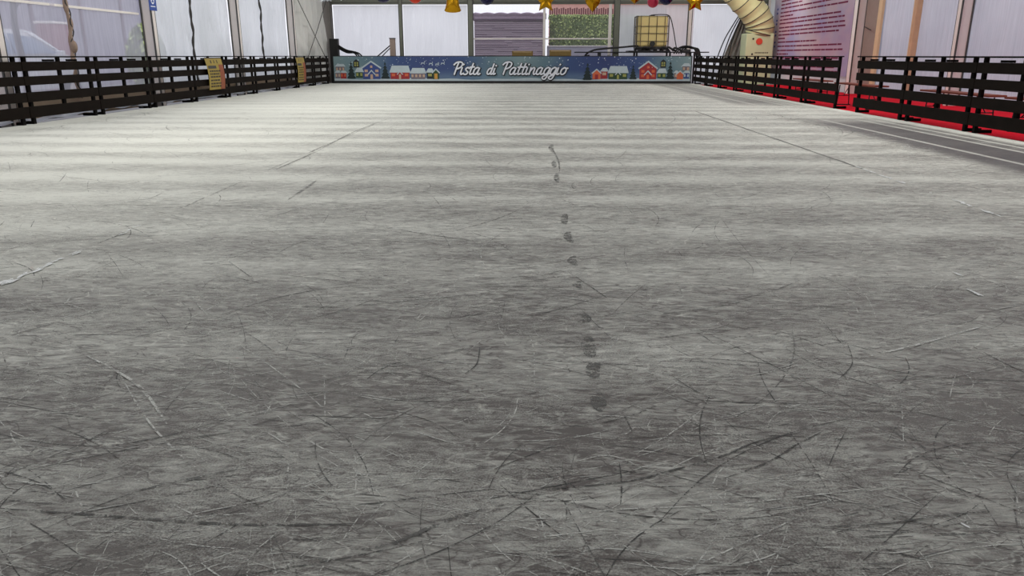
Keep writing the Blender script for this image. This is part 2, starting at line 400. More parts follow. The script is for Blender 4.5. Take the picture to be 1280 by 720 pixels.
# long marks the photograph shows, in metres on the ice
LONG = [([(-0.04, 1.66), (0.05, 1.68), (0.24, 1.72), (0.37, 1.78), (0.52, 1.86), (0.63, 1.94), (0.77, 2.0)], 0.011, 'cut_dark'), ([(0.49, 1.74), (0.63, 1.83), (0.74, 1.93), (0.84, 2.01)], 0.009, 'cut_dark'), ([(-0.0, 1.53), (0.18, 1.59), (0.45, 1.62), (0.74, 1.68), (1.01, 1.75)], 0.007, 'cut_light'), ([(-1.26, 1.56), (-1.03, 1.54), (-0.82, 1.52), (-0.63, 1.51), (-0.39, 1.52)], 0.016, 'cut_dark'), ([(-1.29, 1.8), (-1.17, 1.86), (-1.03, 1.93), (-0.87, 2.06)], 0.008, 'cut_dark'), ([(-0.99, 1.64), (-0.9, 1.68), (-0.81, 1.73), (-0.77, 1.75)], 0.02, 'cut_mid'), ([(-0.4, 1.42), (-0.3, 1.45), (-0.19, 1.54), (-0.04, 1.62)], 0.02, 'cut_mid'), ([(-1.97, 3.33), (-1.71, 3.26), (-1.52, 3.23), (-1.23, 3.24)], 0.01, 'cut_light'), ([(-1.52, 3.24), (-1.41, 3.07), (-1.31, 2.94)], 0.01, 'cut_light'), ([(-2.06, 3.23), (-2.01, 3.08)], 0.012, 'cut_light'), ([(-2.04, 3.13), (-1.9, 3.04), (-1.82, 2.98)], 0.012, 'cut_light'), ([(-0.06, 2.13), (-0.25, 2.14), (-0.46, 2.18), (-0.59, 2.23)], 0.008, 'cut_light'), ([(-0.01, 2.1), (0.23, 2.09), (0.32, 2.08)], 0.008, 'cut_light'), ([(0.49, 2.21), (0.73, 2.19), (0.98, 2.19)], 0.007, 'cut_dark'), ([(-0.19, 2.64), (-0.19, 2.48), (-0.23, 2.38)], 0.008, 'cut_dark'), ([(-0.01, 2.79), (0.01, 2.6), (0.01, 2.26)], 0.007, 'cut_light'), ([(0.18, 3.68), (0.28, 3.41), (0.35, 3.21)], 0.01, 'cut_dark'), ([(-0.81, 4.61), (-0.6, 4.48), (-0.3, 4.32)], 0.012, 'cut_dark'), ([(-0.45, 4.64), (-0.26, 4.91), (-0.09, 5.29)], 0.014, 'cut_dark'), ([(-2.0, 5.13), (-1.81, 4.97)], 0.018, 'cut_light'), ([(-1.29, 4.28), (-1.06, 4.09), (-0.9, 4.06)], 0.012, 'cut_light'), ([(-1.65, 3.95), (-1.52, 3.74)], 0.012, 'cut_light'), ([(-2.49, 13.03), (-2.52, 10.81), (-2.42, 8.58)], 0.035, 'cut_mid'), ([(-2.42, 8.58), (-2.42, 7.2)], 0.05, 'cut_mid'), ([(-1.82, 5.62), (-1.84, 6.2), (-1.86, 6.54)], 0.05, 'cut_mid'), ([(0.22, 9.04), (0.26, 7.97), (0.25, 7.12)], 0.03, 'cut_mid'), ([(0.54, 2.21), (0.55, 2.13), (0.53, 2.0)], 0.005, 'cut_light'), ([(0.28, 2.09), (0.29, 1.99)], 0.007, 'cut_dark'), ([(1.03, 2.8), (1.0, 2.63), (1.05, 2.45), (1.02, 2.22)], 0.006, 'cut_mid'), ([(1.18, 2.72), (1.12, 2.52), (1.02, 2.38)], 0.007, 'cut_dark'), ([(0.47, 2.4), (0.53, 2.27), (0.6, 2.21)], 0.006, 'cut_dark'), ([(-1.03, 9.43), (-0.5, 8.64)], 0.015, 'cut_mid'), ([(0.85, 2.59), (0.94, 2.54), (0.74, 2.4)], 0.006, 'cut_light'), ([(0.11, 1.81), (0.21, 1.85), (0.29, 1.79)], 0.006, 'cut_light'), ([(-1.38, 2.35), (-1.15, 2.05), (-0.98, 1.86), (-0.82, 1.71)], 0.01, 'cut_light'), ([(-1.59, 2.52), (-1.29, 2.28), (-1.06, 2.0)], 0.018, 'cut_light'), ([(1.15, 2.56), (1.45, 2.72), (1.85, 2.96)], 0.02, 'cut_light'), ([(1.54, 4.98), (1.95, 5.26), (2.37, 5.36)], 0.012, 'cut_light'), ([(1.09, 1.61), (0.97, 1.59), (0.8, 1.55), (0.61, 1.53)], 0.008, 'cut_dark'), ([(1.01, 1.5), (0.8, 1.42), (0.57, 1.38)], 0.007, 'cut_mid'), ([(0.99, 1.56), (1.0, 1.54)], 0.01, 'cut_white'), ([(-1.78, 2.34), (-1.58, 2.37), (-1.26, 2.38)], 0.006, 'cut_dark'), ([(-0.74, 2.3), (-0.6, 2.38), (-0.35, 2.52)], 0.006, 'cut_dark'), ([(-0.59, 2.44), (-0.38, 2.52), (-0.19, 2.68)], 0.006, 'cut_dark'), ([(-2.53, 3.44), (-2.2, 3.53), (-1.78, 3.49)], 0.01, 'cut_mid'), ([(-1.16, 3.13), (-0.84, 3.1), (-0.37, 3.25), (-0.09, 3.3)], 0.008, 'cut_dark'), ([(0.73, 3.13), (1.08, 3.37), (1.29, 3.57)], 0.01, 'cut_mid'), ([(0.25, 2.96), (0.56, 3.13), (0.81, 3.15)], 0.006, 'cut_light')]
for k, (pts, w, m) in enumerate(LONG): ribbon(pts, w*.62, m, z=.0019+.00002*k)
# sheet seams along the rink
def seam(x, y0, y1, w, m, gap=.0):
    y = y0
    while y < y1:
        l = random.uniform(.25,.9)
        if random.random() > gap: ribbon([(x+random.uniform(-.006,.006), y), (x+random.uniform(-.008,.008), y+l*.5), (x, min(y+l, y1))], w*random.uniform(.6,1.2), m, z=.0022, taper=False)
        y += l
seam(3.13, 7.4, 15.2, .026, 'cut_seam'); seam(3.13, 15.2, 22, .03, 'cut_light', .6)
seam(-2.48, 4.2, 8.6, .012, 'cut_mid', .3); seam(-2.48, 8.6, 13.2, .02, 'cut_mid', .1)
_fk=[0]
def flecks(x, y0, y1, n, w):
    for i in range(n):
        _fk[0]+=1
        y = random.uniform(y0, y1); ribbon([(x+random.gauss(0,.012), y),(x+random.gauss(0,.012), y+random.uniform(.03,.12))], w*random.uniform(.5,1.3), 'cut_white', z=.0034+_fk[0]*.00003)
flecks(3.13, 6.5, 7.5, 16, .022); flecks(3.13, 5.1, 5.7, 14, .02); flecks(3.1, 5.9, 6.1, 1, .02)
flecks(-2.48, 3.35, 3.95, 14, .02); flecks(-2.48, 4.4, 4.75, 4, .012); flecks(-2.5, 3.3, 3.4, 3, .02)
for (x,y) in ((2.0,3.3),(2.1,3.65)): flecks(x,y,y+.03,2,.010)
# melted spots in a row on the middle seam
for (y,l,w) in ((2.36,.16,.05),(2.55,.22,.055),(2.92,.12,.07),(2.12,.14,.05),(3.4,.12,.04),(3.8,.2,.05),(4.3,.3,.05),(4.8,.35,.05),(6.5,.5,.05),(7.4,.5,.05),(8.6,.8,.06)):
    ribbon([(.22+random.uniform(-.015,.015),y),(.21,y+l*.5),(.22+random.uniform(-.015,.015),y+l)], w, 'cut_mid', z=.0021)
struct(ice, 'floor', 'scratched frosty ice surface of the skating rink')

# ------------------------------------------------------------------ outside ground, carpet, tarp
g = MB(); g.face([(-60,-20,-.06),(60,-20,-.06),(60,90,-.06),(-60,90,-.06)], 'asphalt')
struct(g, 'ground', 'grey asphalt around the tent')
c = MB(); c.box(XR+.065, 9.05, 2, 29.6, -.055, .0, 'carpet', .004)
tag(c.build('red_carpet'), 'bright red carpet on the floor behind the right fence', 'carpet')
b = MB(); b.box(-8.3, 9.15, YB-.015, 31.95, -.055, -.012, 'asphalt'); b.box(XR+.065, 9.15, 29.61, YB-.02, -.055, .0, 'asphalt')
struct(b, 'floor_back', 'grey floor behind the end board')
t = MB()
def tf(u, v):
    y = 8+22.4*v; x = -7.93-.27*u
    h = .03+.13*abs(math.sin(y*1.9+math.sin(y*.7)*2))*(.4+.6*math.sin(u*PI))*(.5+.5*math.sin(y*.41+1))+.02*math.sin(y*7+u*5)
    return (x, y, max(.006,h))
t.grid(tf, 8, 260, 'tarp')
tag(t.build('ground_tarp'), 'crumpled white plastic tarp lying behind the left fence', 'tarp')

# ------------------------------------------------------------------ tent shell
def wallpanel(name, side, a0, a1, z0, z1, m, lab, wav=.012, fold=0):
    mb = MB()
    nu = max(8, int((a1-a0)*14)); 
    def fn(u, v):
        a = a0+(a1-a0)*u; z = z0+(z1-z0)*v
        d = wav*math.sin(a*5+z*1.3)+wav*.6*math.sin(a*13.7-z*2.1)+wav*.5*math.sin(z*6+a*3)
        if fold: d += fold*(math.sin(a*11+math.sin(z*1.2)*1.5)+.5*math.sin(a*23+1.3*z))
        if side == 'B': return (a, WB+d, z)
        x = (WL if side == 'L' else WR); return (x+d, a, z)
    mb.grid(fn, nu, 24, m)
    return struct(mb, name, lab)
def post(name, side, a, w, d, z1, m='alu', edge='alu_dk', lab=None, z0=-.03):
    mb = MB()
    def bx(a0,a1,d0,d1,mm,ch=.004):
        if side == 'B': mb.box(a0,a1,WB-d1,WB-d0,z0,z1,mm,ch)
        elif side == 'L': mb.box(WL+d0,WL+d1,a0,a1,z0,z1,mm,ch)
        else: mb.box(WR-d1,WR-d0,a0,a1,z0,z1,mm,ch)
    bx(a-w/2, a+w/2, .03, .03+d, m)
    for e in (-1,1):                        # keder channels on both flanges, dark edge colour painting in gasket shadow
        for dd in (.03, d-.005):
            bx(a+e*(w/2+.012)-.012, a+e*(w/2+.012)+.012, dd, dd+.035, edge)
    return struct(mb, name, lab)
wn = 0; tn = 0
def W_(*a, **k):
    global wn; wn += 1; return wallpanel('window_%d'%wn, *a, **k)
def P_(*a, **k):
    global tn; tn += 1; return post('trim_%d'%tn, *a, **k)
HE = 3.12
# left wall
for (a0,a1,m,lab) in ((6.8,11.8,'film_clear','clear tent window nearest the gate end'),(11.9,14.03,'film_clear','clear tent window with parked car behind'),(14.04,16.77,'film_clear','clear tent window before the blue sign post'),
     (16.87,19.16,'film_mid','fogged tent window after the blue sign post'),(19.17,21.68,'film_mid','fogged tent window above the first yellow sign'),(21.78,24.11,'film_mid','fogged tent window, pale, mid left wall'),(24.12,26.73,'film_mid','fogged tent window beside the grey curtain')):
    W_('L', a0, a1, .42, HE, m, lab)
sk = MB(); sk.grid(lambda u,v: (WL+.01*math.sin(u*90), -3+34.8*u, .42*v), 300, 2, 'skirt'); struct(sk, 'baseboard_left', 'beige skirt along the bottom of the left tent wall')
P_('L', 11.85, .12, .24, HE); P_('L', 16.82, .12, .24, HE, lab='grey tent post carrying the blue sign'); P_('L', 21.73, .12, .24, HE); P_('L', 26.78, .12, .24, HE)
nw = MB(); nw.box(WL-.02, WL+.02, -3, 6.8, 0, HE, 'roof'); struct(nw, 'wall_left', 'white tent wall cloth at the near left')
# grey curtain in the last bay
cu = MB()
def cf(u, v):
    y = 26.9+4.45*u; z = .04+(HE-.04)*v
    f = .06*math.sin(y*9+math.sin(z*1.3)*1.6)+.03*math.sin(y*17+z*1.5)+.02*math.sin(z*9+y*5)*math.exp(-((z-1.2)**2)/.3)
    bulge = .10*math.exp(-((y-28.9-.25*z)**2)/.25)*math.exp(-((z-1.2)**2)/.5)*math.sin(y*6+z*5)
    return (WL+.07+f+bulge, y, z)
cu.grid(cf, 130, 30, 'greyfab', True)
tag(cu.build('tent_curtain'), 'pale grey pleated cloth hanging in the corner left of the end board', 'curtain')
for i,(y0,z0,y1,z1) in enumerate(((27.1,3.05,31.2,.6),(31.2,3.05,27.6,.6))):
    mb = MB(); mb.tube(crom([(WL+.24,y0,z0),(WL+.25,(y0+y1)/2,(z0+z1)/2-.04),(WL+.24,y1,z1)]), .014, 'rope', 6)
    tag(mb.build('bracing_cable'), ['dark bracing cable falling away from the near side of the grey curtain','dark bracing cable crossing the other, rising to the corner post'][i], 'cable', 'crossed cables before the grey curtain')
# back wall
for (a0,a1,m,lab) in ((-7.9,-5.32,'film_fog','white fogged end window next to the corner post'),(-5.14,-2.62,'film_fog','white fogged end window left of the clear middle'),
     (3.36,6.0,'film_fog','white fogged end window behind the caged tank'),(6.14,9.0,'film_fog','white fogged end window beside the big duct')):
    W_('B', a0, a1, .02, HE-.2, m, lab)
W_('B', -2.34, .36, .02, HE-.2, 'film_open', 'clear end window onto the slatted shed', wav=.002); W_('B', .46, 3.1, .02, HE-.2, 'film_open', 'clear end window onto the hedge', wav=.002)
P_('B', -8.12, .34, .28, HE, 'alu_dk2', 'alu_dk', 'thick grey brown corner post'); P_('B', -5.23, .10, .12, HE, 'alu_green'); P_('B', -2.48, .17, .16, HE, 'alu_green'); P_('B', 3.23, .19, .16, HE, 'alu_green'); P_('B', 6.07, .12, .14, HE, 'alu'); P_('B', 9.1, .14, .14, HE)
P_('B', .41, .05, .06, HE, 'white_pl', 'white_pl', 'thin white upright between the clear end windows'); P_('B', 2.98, .07, .05, HE, 'white_pl', 'white_pl')
mb = MB(); mb.box(-2.38, 3.12, WB-.07, WB-.03, 1.64, 1.69, 'white_pl', .004); tn+=1; struct(mb, 'trim_%d'%tn, 'thin white cross bar on the clear end windows')
mb = MB(); mb.box(-8.3, 9.2, WB-.12, WB+.12, 2.95, 3.14, 'alu_green', .01); mb.box(-8.3,9.2,WB-.14,WB-.121,3.0,3.02,'alu_dk'); tn+=1; struct(mb, 'trim_%d'%tn, 'grey eave beam across the end of the tent')
# gable cloth above, near end wall, roof, right wall
mb = MB(); mb.face([(-8.3,WB,3.1),(9.2,WB,3.1),(.45,WB,6.3)], 'roof'); struct(mb, 'wall_back', 'white gable cloth above the end windows')
mb = MB(); mb.face([(-8.3,-3,0),(9.2,-3,0),(9.2,-3,3.1),(.45,-3,6.3),(-8.3,-3,3.1)], 'greyfab'); struct(mb, 'wall_front', 'closed grey end wall behind the viewer')
mb = MB()
mb.grid(lambda u,v: (-8.35+8.8*u, -3+34.95*v, 3.1+3.2*u), 6, 10, 'roof'); mb.grid(lambda u,v: (.45+8.8*u, -3+34.95*v, 6.3-3.2*u), 6, 10, 'roof')
struct(mb, 'ceiling', 'white tent roof cloth')
# right wall
for (a0,a1,m,lab) in ((9.4,11.95,'film_lilac','fogged tent window at the right, nearest'),(12.05,17.13,'film_lilac','fogged tent window right of the grey post'),(17.23,19.42,'film_lilac','fogged tent window between grey post and wooden stud'),
     (19.6,21.42,'film_lilac','fogged tent window between the two wooden studs')):
    W_('R', a0, a1, .02, HE, m, lab)
mb = MB(); mb.grid(lambda u,v:(WR+.01*math.sin(u*70), 22.6+9.2*u, HE*v), 60, 2, 'roof'); mb.box(WR-.02,WR+.02,-3,9.4,0,HE,'roof'); struct(mb, 'wall_right', 'white tent wall cloth behind the rules board')
P_('R', 12.0, .12, .24, HE); P_('R', 17.18, .12, .26, HE, 'alu', 'alu_dk', 'grey tent post on the right wall')
P_('R', 22.62, .22, .26, HE, 'white_pl', 'alu_dk', 'white tent post beside the rules board')
mb = MB(); mb.box(WR-.16,WR-.03,19.35,19.5,0,HE,'wood',.006); mb.box(WR-.10,WR-.03,19.52,19.66,0,HE,'wood_lt',.006); tag(mb.build('wooden_stud'), 'double wooden stud between two fogged windows on the right', 'post')
mb = MB(); mb.box(WR-.10,WR-.03,21.4,21.62,0,HE,'wood_lt',.006); tag(mb.build('wooden_stud'), 'pale wooden stud beside the brown door panel', 'post')
mb = MB(); mb.box(WR-.08,WR-.03,21.64,22.42,0,HE-.1,'brownpanel',.006); mb.tube([(WR-.2,21.7,1.68),(WR-.13,22.3,1.78)],.012,'black',6); struct(mb, 'door_1', 'brownish door panel between post and stud')
mb = MB(); mb.box(WL-.02,WL+.02, 6.8, 16.7, 1.84, 1.88, 'white_pl'); tn+=1; struct(mb, 'trim_%d'%tn, 'white horizontal line across the clear left windows')
# laced seams in mid bay
for (y, col, lab, w) in ((14.04,'ropeb','knotted brown laced seam before the parked car',.05),(19.17,'rope','dark laced seam in the second fogged bay',.035),(24.12,'rope','dark laced seam in the third fogged bay',.035)):
    mb = MB(); pts = [(WL+.05+.012*math.sin(z*9), y+.03*math.sin(z*4+y)+.012*math.sin(z*17), z) for z in [ .3+i*.06 for i in range(47)]]
    mb.tube(pts, w, col, 6, rf=lambda i: w*(.55+.45*abs(math.sin(i*.6+y)))*(1.0 if col=='rope' else 1.0))
    if col == 'ropeb':
        mb.tube([(p[0]+.03,p[1]+.05*math.sin(i*1.1),p[2]) for i,p in enumerate(pts)], .012, 'rope', 5)
        mb.sphere((WL+.08,y,1.18),.085,'ropeb',.7,.8,1.3,10,8)
    tag(mb.build('laced_seam'), lab, 'lacing')

# ------------------------------------------------------------------ blue sign on post
mb = MB(); y0 = 16.82; x = WL+.275
mb.box(x, x+.006, y0-.16, y0+.16, 1.93, 2.4, 'blue_sign')
mb.box(x+.006, x+.008, y0-.10, y0+.10, 2.0, 2.02, 'white')
pts=[(x+.0085, y0+.075*math.sin(a), 2.13+.075*math.cos(a)) for a in [i*2*PI/24 for i in range(24)]]; mb.face(pts,'white')
mb.face([(x+.0095,y0+q[0]*.05,2.13+q[1]*.05) for q in ((-1,-.8),(1,-.8),(0,1))],'blue_sign')
tag(mb.build('post_sign'), 'small blue sign with a white symbol on the left tent post', 'sign')

# ------------------------------------------------------------------ fence panels
def make_panel(L, label, group, sgn):
    # local: y runs along the fence 0..L, rink side is +x*sgn, origin on the ice line
    r = empty('fence_panel', (0,0,0), label, 'fence', group)
    for (z0,z1) in ((.80,.94),(.588,.722),(.338,.485),(.10,.27)):
        mb = MB(); mb.box(0, -sgn*.025, .008, L-.008, z0, z1, 'fence', .003); mb.build('board', r)
    mb = MB(); mb.box(sgn*.02, -sgn*.075, .004, L-.004, 1.0, 1.022, 'fence_dk', .003); mb.build('top_rail', r)
    for y in (.13, L/2, L-.13):
        full = True
        mb = MB(); w = .035 if full else .022
        ft = y in (.13, L-.13)
        y2 = y
        mb.box(-sgn*.0255, -sgn*.07, y2-w, y2+w, .0 if ft else .10, 1.0, 'fence_dk', .003)
        if ft:
            mb.box(-sgn*.0705, -sgn*.27, y2-w*.7, y2+w*.7, .0, .045, 'fence_dk', .003)
        mb.build('stile', r)
    for a in (L*.30, L*.62):
        mb = MB()
        mb.box(-sgn*.026, -sgn*.06, a, a+L*.14, .941, .972, 'fence_dk', .002); mb.build('spacer_block', r)
    return r
# left run
LJ = [9.95+2.035*k for k in range(0, 11)]     # joints
ordw = ['first','second','third','fourth','fifth','sixth','seventh','eighth','ninth','tenth','eleventh']
def panel_label(side, i, tot, extra=''):
    if i == 0: return 'dark slatted panel of the %s fence, the one nearest the viewer'%side
    return 'dark slatted panel of the %s fence, %s from the viewer%s'%(side, ordw[i], extra)
proto = None
for i in range(len(LJ)-1):
    if proto is None: proto = make_panel(2.035, panel_label('left',0,0), 'fence panels along the left side', 1); o = proto
    else: o = copy_tree(proto)
    extra = ', holding the larger yellow sign' if i == 4 else (', behind the smaller sign' if i == 8 else '')
    o['label'] = panel_label('left', i, 10, extra); o.location = (XL, LJ[i], 0)
    o.rotation_euler.z = 0.0
RJn = [9.1, 11.13, 13.16, 15.16]; RJf = [16.05+2.06*k for k in range(8)]
protr = make_panel(2.03, '', 'fence panels along the right side', -1)
first = True
allr = [(y, 2.03) for y in RJn[:-1]] + [(y, 2.06) for y in RJf[:-1]]
labr = ['dark fence panel nearest on the right side, cut by the frame edge','dark fence panel on the right side between the grey post and the frame edge','dark fence panel just before the gateway in the right fence','dark fence panel just beyond the gateway in the right fence',
        'second dark fence panel beyond the gateway, under the rules board','third dark fence panel beyond the gateway, at the far edge of the rules board','fourth dark fence panel beyond the gateway, before the cream heater','fifth dark fence panel beyond the gateway',
        'second last dark fence panel of the right fence','last dark fence panel of the right fence, at the end board']
labr = labr[:len(allr)]
for i,(y,L) in enumerate(allr):
    o = protr if i == 0 else copy_tree(protr)
    o['label'] = labr[i]; o.location = (XR, y, 0)
# ------------------------------------------------------------------ yellow signs on left fence
def ysign(y0, y1, zt, zb, label, skew):
    r = empty('yellow_sign', (XL+.045, (y0+y1)/2, zb), label, 'sign'); W = y1-y0; H = zt-zb
    def S(u, v): # u 0..1 along y, v 0..1 up
        bend = .05*math.sin(v*PI*.9)+.03*(1-v)*u
        return (bend, (u-.5)*W*(1-.12*(1-v))+skew*(1-v), v*H)
    mb = MB(); mb.grid(S, 12, 16, 'signyel')
    def patch(u0,u1,v0,v1,m,off=.004):
        n=6
        vs=[]; 
        for j in range(n+1):
            for i in range(n+1):
                p=S(u0+(u1-u0)*i/n, v0+(v1-v0)*j/n); vs.append((p[0]+off,p[1],p[2]))
        mb.add(vs,[(j*(n+1)+i,j*(n+1)+i+1,(j+1)*(n+1)+i+1,(j+1)*(n+1)+i) for j in range(n) for i in range(n)],m)
    patch(.72,1,.0,.78,'signorg',.003)
    patch(.06,.55,.66,.75,'darkfab'); patch(.0,1,.97,1,'signtxt')
    patch(.28,.34,.82,.92,'signtxt'); patch(.48,.52,.82,.92,'signtxt'); patch(.66,.70,.82,.92,'signtxt')
    rnd = random.Random(3)
    for v in (.56,.47,.38,.27,.17,.08):
        u=.10
        while u<.66:
            l=rnd.uniform(.06,.16); patch(u,min(u+l,.75),v,v+.045,'signtxt'); u+=l+.03
    o = mb.build('sheet', r)
    return r
ysign(18.62, 19.62, .985, .24, 'larger yellow and orange warning sheet hung on the left fence', .12)
ysign(25.85, 26.75, .99, .18, 'smaller yellow sheet hung on the left fence near the grey curtain', .1)

# ------------------------------------------------------------------ end board and printed banner
def BX(px): return -7.76+(px-415)*(13.78/449.)
def BZ(py): return 1.015-(py-70)*(.915/31.)
eb = empty('end_board', (-.85, YB, 0), 'long low board closing the far end of the rink', 'board')
def loc(o): o.location = (.85, -YB, 0); return o
mb = MB(); mb.box(XL+.03, XR-.02, YB+.005, YB+.035, .0, 1.0, 'black', .003); loc(mb.build('panel', eb))
mb = MB(); mb.box(XL+.03, XR-.02, YB-.01, YB+.06, 1.001, 1.025, 'black', .003); loc(mb.build('top_rail', eb))
mb = MB(); mb.box(XL+.03, XR-.02, YB-.012, YB+.004, .002, .092, 'black', .003); loc(mb.build('kick_board', eb))
def banner_mat():
    m, nt = newmat('banner'); n = N(nt); b = n.node('ShaderNodeBsdfPrincipled'); p = n.pos(); X,Y,Z = n.sep(p)
    u = n.m('DIVIDE', n.m('ADD', X, 7.76), 13.78)
    wob = n.noise(n.mapping(p,(1.2,1,2.5)),1,3)
    u = n.m('ADD', u, n.m('MULTIPLY', n.m('SUBTRACT', wob, .5), .07))
    teal=srgb(94,120,132); lt=srgb(122,144,148); navy=srgb(44,58,108); navy2=srgb(52,74,120)
    c = n.ramp(u, [(0,lt),(.10,teal),(.17,navy2),(.26,navy),(.36,navy2),(.45,teal),(.52,lt),(.60,teal),(.66,navy2),(.76,navy),(.86,navy2),(.93,teal),(1,lt)])
    low = n.ss(Z, .55, .15, 0, .45)
    c = n.mixc(low, c, srgb(116,142,160))
    st = n.node('ShaderNodeTexVoronoi'); n.link(n.mapping(p,(7,0,7)), st.inputs['Vector']); st.inputs['Scale'].default_value = 1
    dot = n.m('MULTIPLY', n.ss(st.outputs['Distance'], .10, .2, 1, 0), n.ss(Z, .5, .75))
    c = n.mixc(n.m('MULTIPLY',dot,.7), c, srgb(220,230,240))
    n.link(c, b.inputs['Base Color']); b.inputs['Roughness'].default_value=.55; n.out(b.outputs[0]); return m
M['banner'] = banner_mat()
defm('p_snow', srgb(178,190,196), .6); defm('p_tree', srgb(24,40,42), .7); defm('p_red', srgb(150,38,44), .6); defm('p_orange', srgb(200,96,60), .6)
defm('p_win', srgb(188,158,136), .6); defm('p_blue', srgb(52,70,130), .6); defm('p_dark', srgb(26,30,36), .6); defm('p_green', srgb(40,66,40), .6)
defm('p_yel', srgb(150,150,80), .6); defm('p_brick', srgb(110,100,110), .6); defm('p_text', srgb(222,224,232), .6); defm('p_door', srgb(190,140,60), .6)
bn = MB(); yb = YB-.004
bn.face([(BX(416),yb,BZ(101.3)),(BX(864),yb,BZ(101.3)),(BX(864),yb,BZ(70.6)),(BX(416),yb,BZ(70.6))], 'banner')
def poly(pts, m, lay): bn.face([(BX(x), yb-.003*lay, BZ(y)) for x,y in pts], m)
def rect(x0,x1,y0,y1,m,lay): poly([(x0,y1),(x1,y1),(x1,y0),(x0,y0)], m, lay)
def pline(pts, w, m, lay):
    P=[Vector((BX(x),BZ(y))) for x,y in pts]
    for k_,(a,b_) in enumerate(zip(P,P[1:])):
        d=(b_-a).normalized(); q=Vector((-d.y,d.x))*w/2; a2=a-d*w*.3; b2=b_+d*w*.3
        bn.face([(v.x,yb-.003*lay-.0007*k_,v.y) for v in (a2-q,b2-q,b2+q,a2+q)], m)
_ly = [0]
def stroke(pts, w, m, lay):
    P=[Vector((BX(x),BZ(y))) for x,y in pts]; n=len(P); L=[];R=[]; _ly[0]+=1
    for i,p in enumerate(P):
        d=(P[min(i+1,n-1)]-P[max(i-1,0)])
        d=d.normalized() if d.length>1e-6 else Vector((1,0)); q=Vector((-d.y,d.x))*w/2
        if i==0: p=p-d*w*.3
        if i==n-1: p=p+d*w*.3
        y=yb-.0025*lay-.0003*_ly[0]-.00004*i
        L.append((p.x+q.x,y,p.y+q.y)); R.append((p.x-q.x,y,p.y-q.y))
    bn.add(L+R,[(i,i+1,n+i+1,n+i) for i in range(n-1)],m)
# snow ground
sp=[(416,101.2),(864,101.2)]; top=[]
for i in range(0,57):
    x=864-i*8; top.append((x, 98.6+.7*math.sin(x*.045)+.5*math.sin(x*.13)))
poly([(416,101.2),(864,101.2)]+top[:-1]+[(416,98.4)], 'p_snow', 1)
def tree(x,y0,y1,w):
    h=y1-y0; pts=[]
    for k in range(5):
        f=k/5; pts.append((x+w*(f+.25)*.5, y0+h*(f+.16))); pts.append((x+w*(f+.02)*.45, y0+h*(f+.2)))
    L=[(2*x-a,b_) for a,b_ in pts]
    poly([(x,y0)]+L[:]+[(x-w*.5,y1)]+[(x+w*.5,y1)]+pts[::-1], 'p_tree', 4)
def gable(x0,x1,ya,ye,yb_,wall,win='p_win',porch=True):
    xm=(x0+x1)/2
    poly([(x0+1,yb_),(x1-1,yb_),(x1-1,ye),(xm,ya+1),(x0+1,ye)], wall, 2)
    pline([(x0,ye+.5),(xm,ya),(x1,ye+.5)], .055, 'p_snow', 5)
    w=x1-x0
    for fx in (.14,.70): 
        for (ya2,yb2) in ((ye+2.5,ye+5.8),(ye+8,ye+11.2)): rect(x0+w*fx, x0+w*(fx+.17), ya2, min(yb2,yb_-1), win, 3)
    rect(xm-1.4,xm+1.4,ye-2.6,ye+.4,win,3)
    if porch:
        poly([(xm-4,yb_),(xm+4,yb_),(xm+4,ye+8),(xm,ye+3.5),(xm-4,ye+8)], wall, 4)
        pline([(xm-4.5,ye+8.6),(xm,ye+3.6),(xm+4.5,ye+8.6)], .04, 'p_snow', 5); rect(xm-1.6,xm+1.6,ye+8.5,yb_,win,5)
def house(x0,x1,yr,ye,yb_,wall,win,nw=3,door=None):
    rect(x0+.6,x1-.6,ye,yb_,wall,2)
    poly([(x0-1,ye+.3),(x1+1,ye+.3),(x1-1.5,yr),(x0+2.5,yr)], 'p_snow', 3)
    w=(x1-x0)/nw
    for k in range(nw): rect(x0+w*(k+.24),x0+w*(k+.76),ye+1.6,ye+5.0,win,4)
    if door:
        xm=(x0+x1)/2; poly([(xm-3,yb_),(xm+3,yb_),(xm+3,ye+2),(xm,ye-1.2),(xm-3,ye+2)],wall,5); pline([(xm-3.4,ye+2.4),(xm,ye-1),(xm+3.4,ye+2.4)],.035,'p_snow',6); rect(xm-1.3,xm+1.3,ye+2.6,yb_,door,6)
def cupola(x0,x1,y0,y1,):
    xm=(x0+x1)/2; poly([(x0,y1),(x1,y1),(x1,y0+3),(xm,y0),(x0,y0+3)],'p_dark',3)
    for (a,b_) in ((.18,.44),(.56,.82)):
        for (c_,d_) in ((3.6,5.8),(6.4,8.8)): rect(x0+(x1-x0)*a,x0+(x1-x0)*b_,y0+c_,min(y0+d_,y1-.6),'p_yel',4)
house(417,424,88,91,98,'p_brick','p_win',2); house(423.5,432,88.5,91,98.5,'p_red','p_orange',2); house(418,430,80,83,88,'p_brick','p_win',3)
tree(438,76.5,98.5,11); cupola(441,448.5,74,84.5); house(443,453,84.5,90,97.5,'p_green','p_yel',2)
gable(451.5,475.5,76.8,84.5,99,'p_blue'); tree(481,77,98.6,11)
house(487,512,82,90.5,99,'p_red','p_orange',3,'p_win'); house(513,532,85,91.5,99,'p_brick','p_win',4)
house(533,542,85.5,90.5,98.8,'p_dark','p_yel',1); poly([(541,99),(549,99),(549,90.5),(545,86.5),(541,90.5)],'p_green',4); pline([(540.5,91),(545,86.3),(549.5,91)],.045,'p_snow',5); rect(543,547,92,99,'p_door',5)
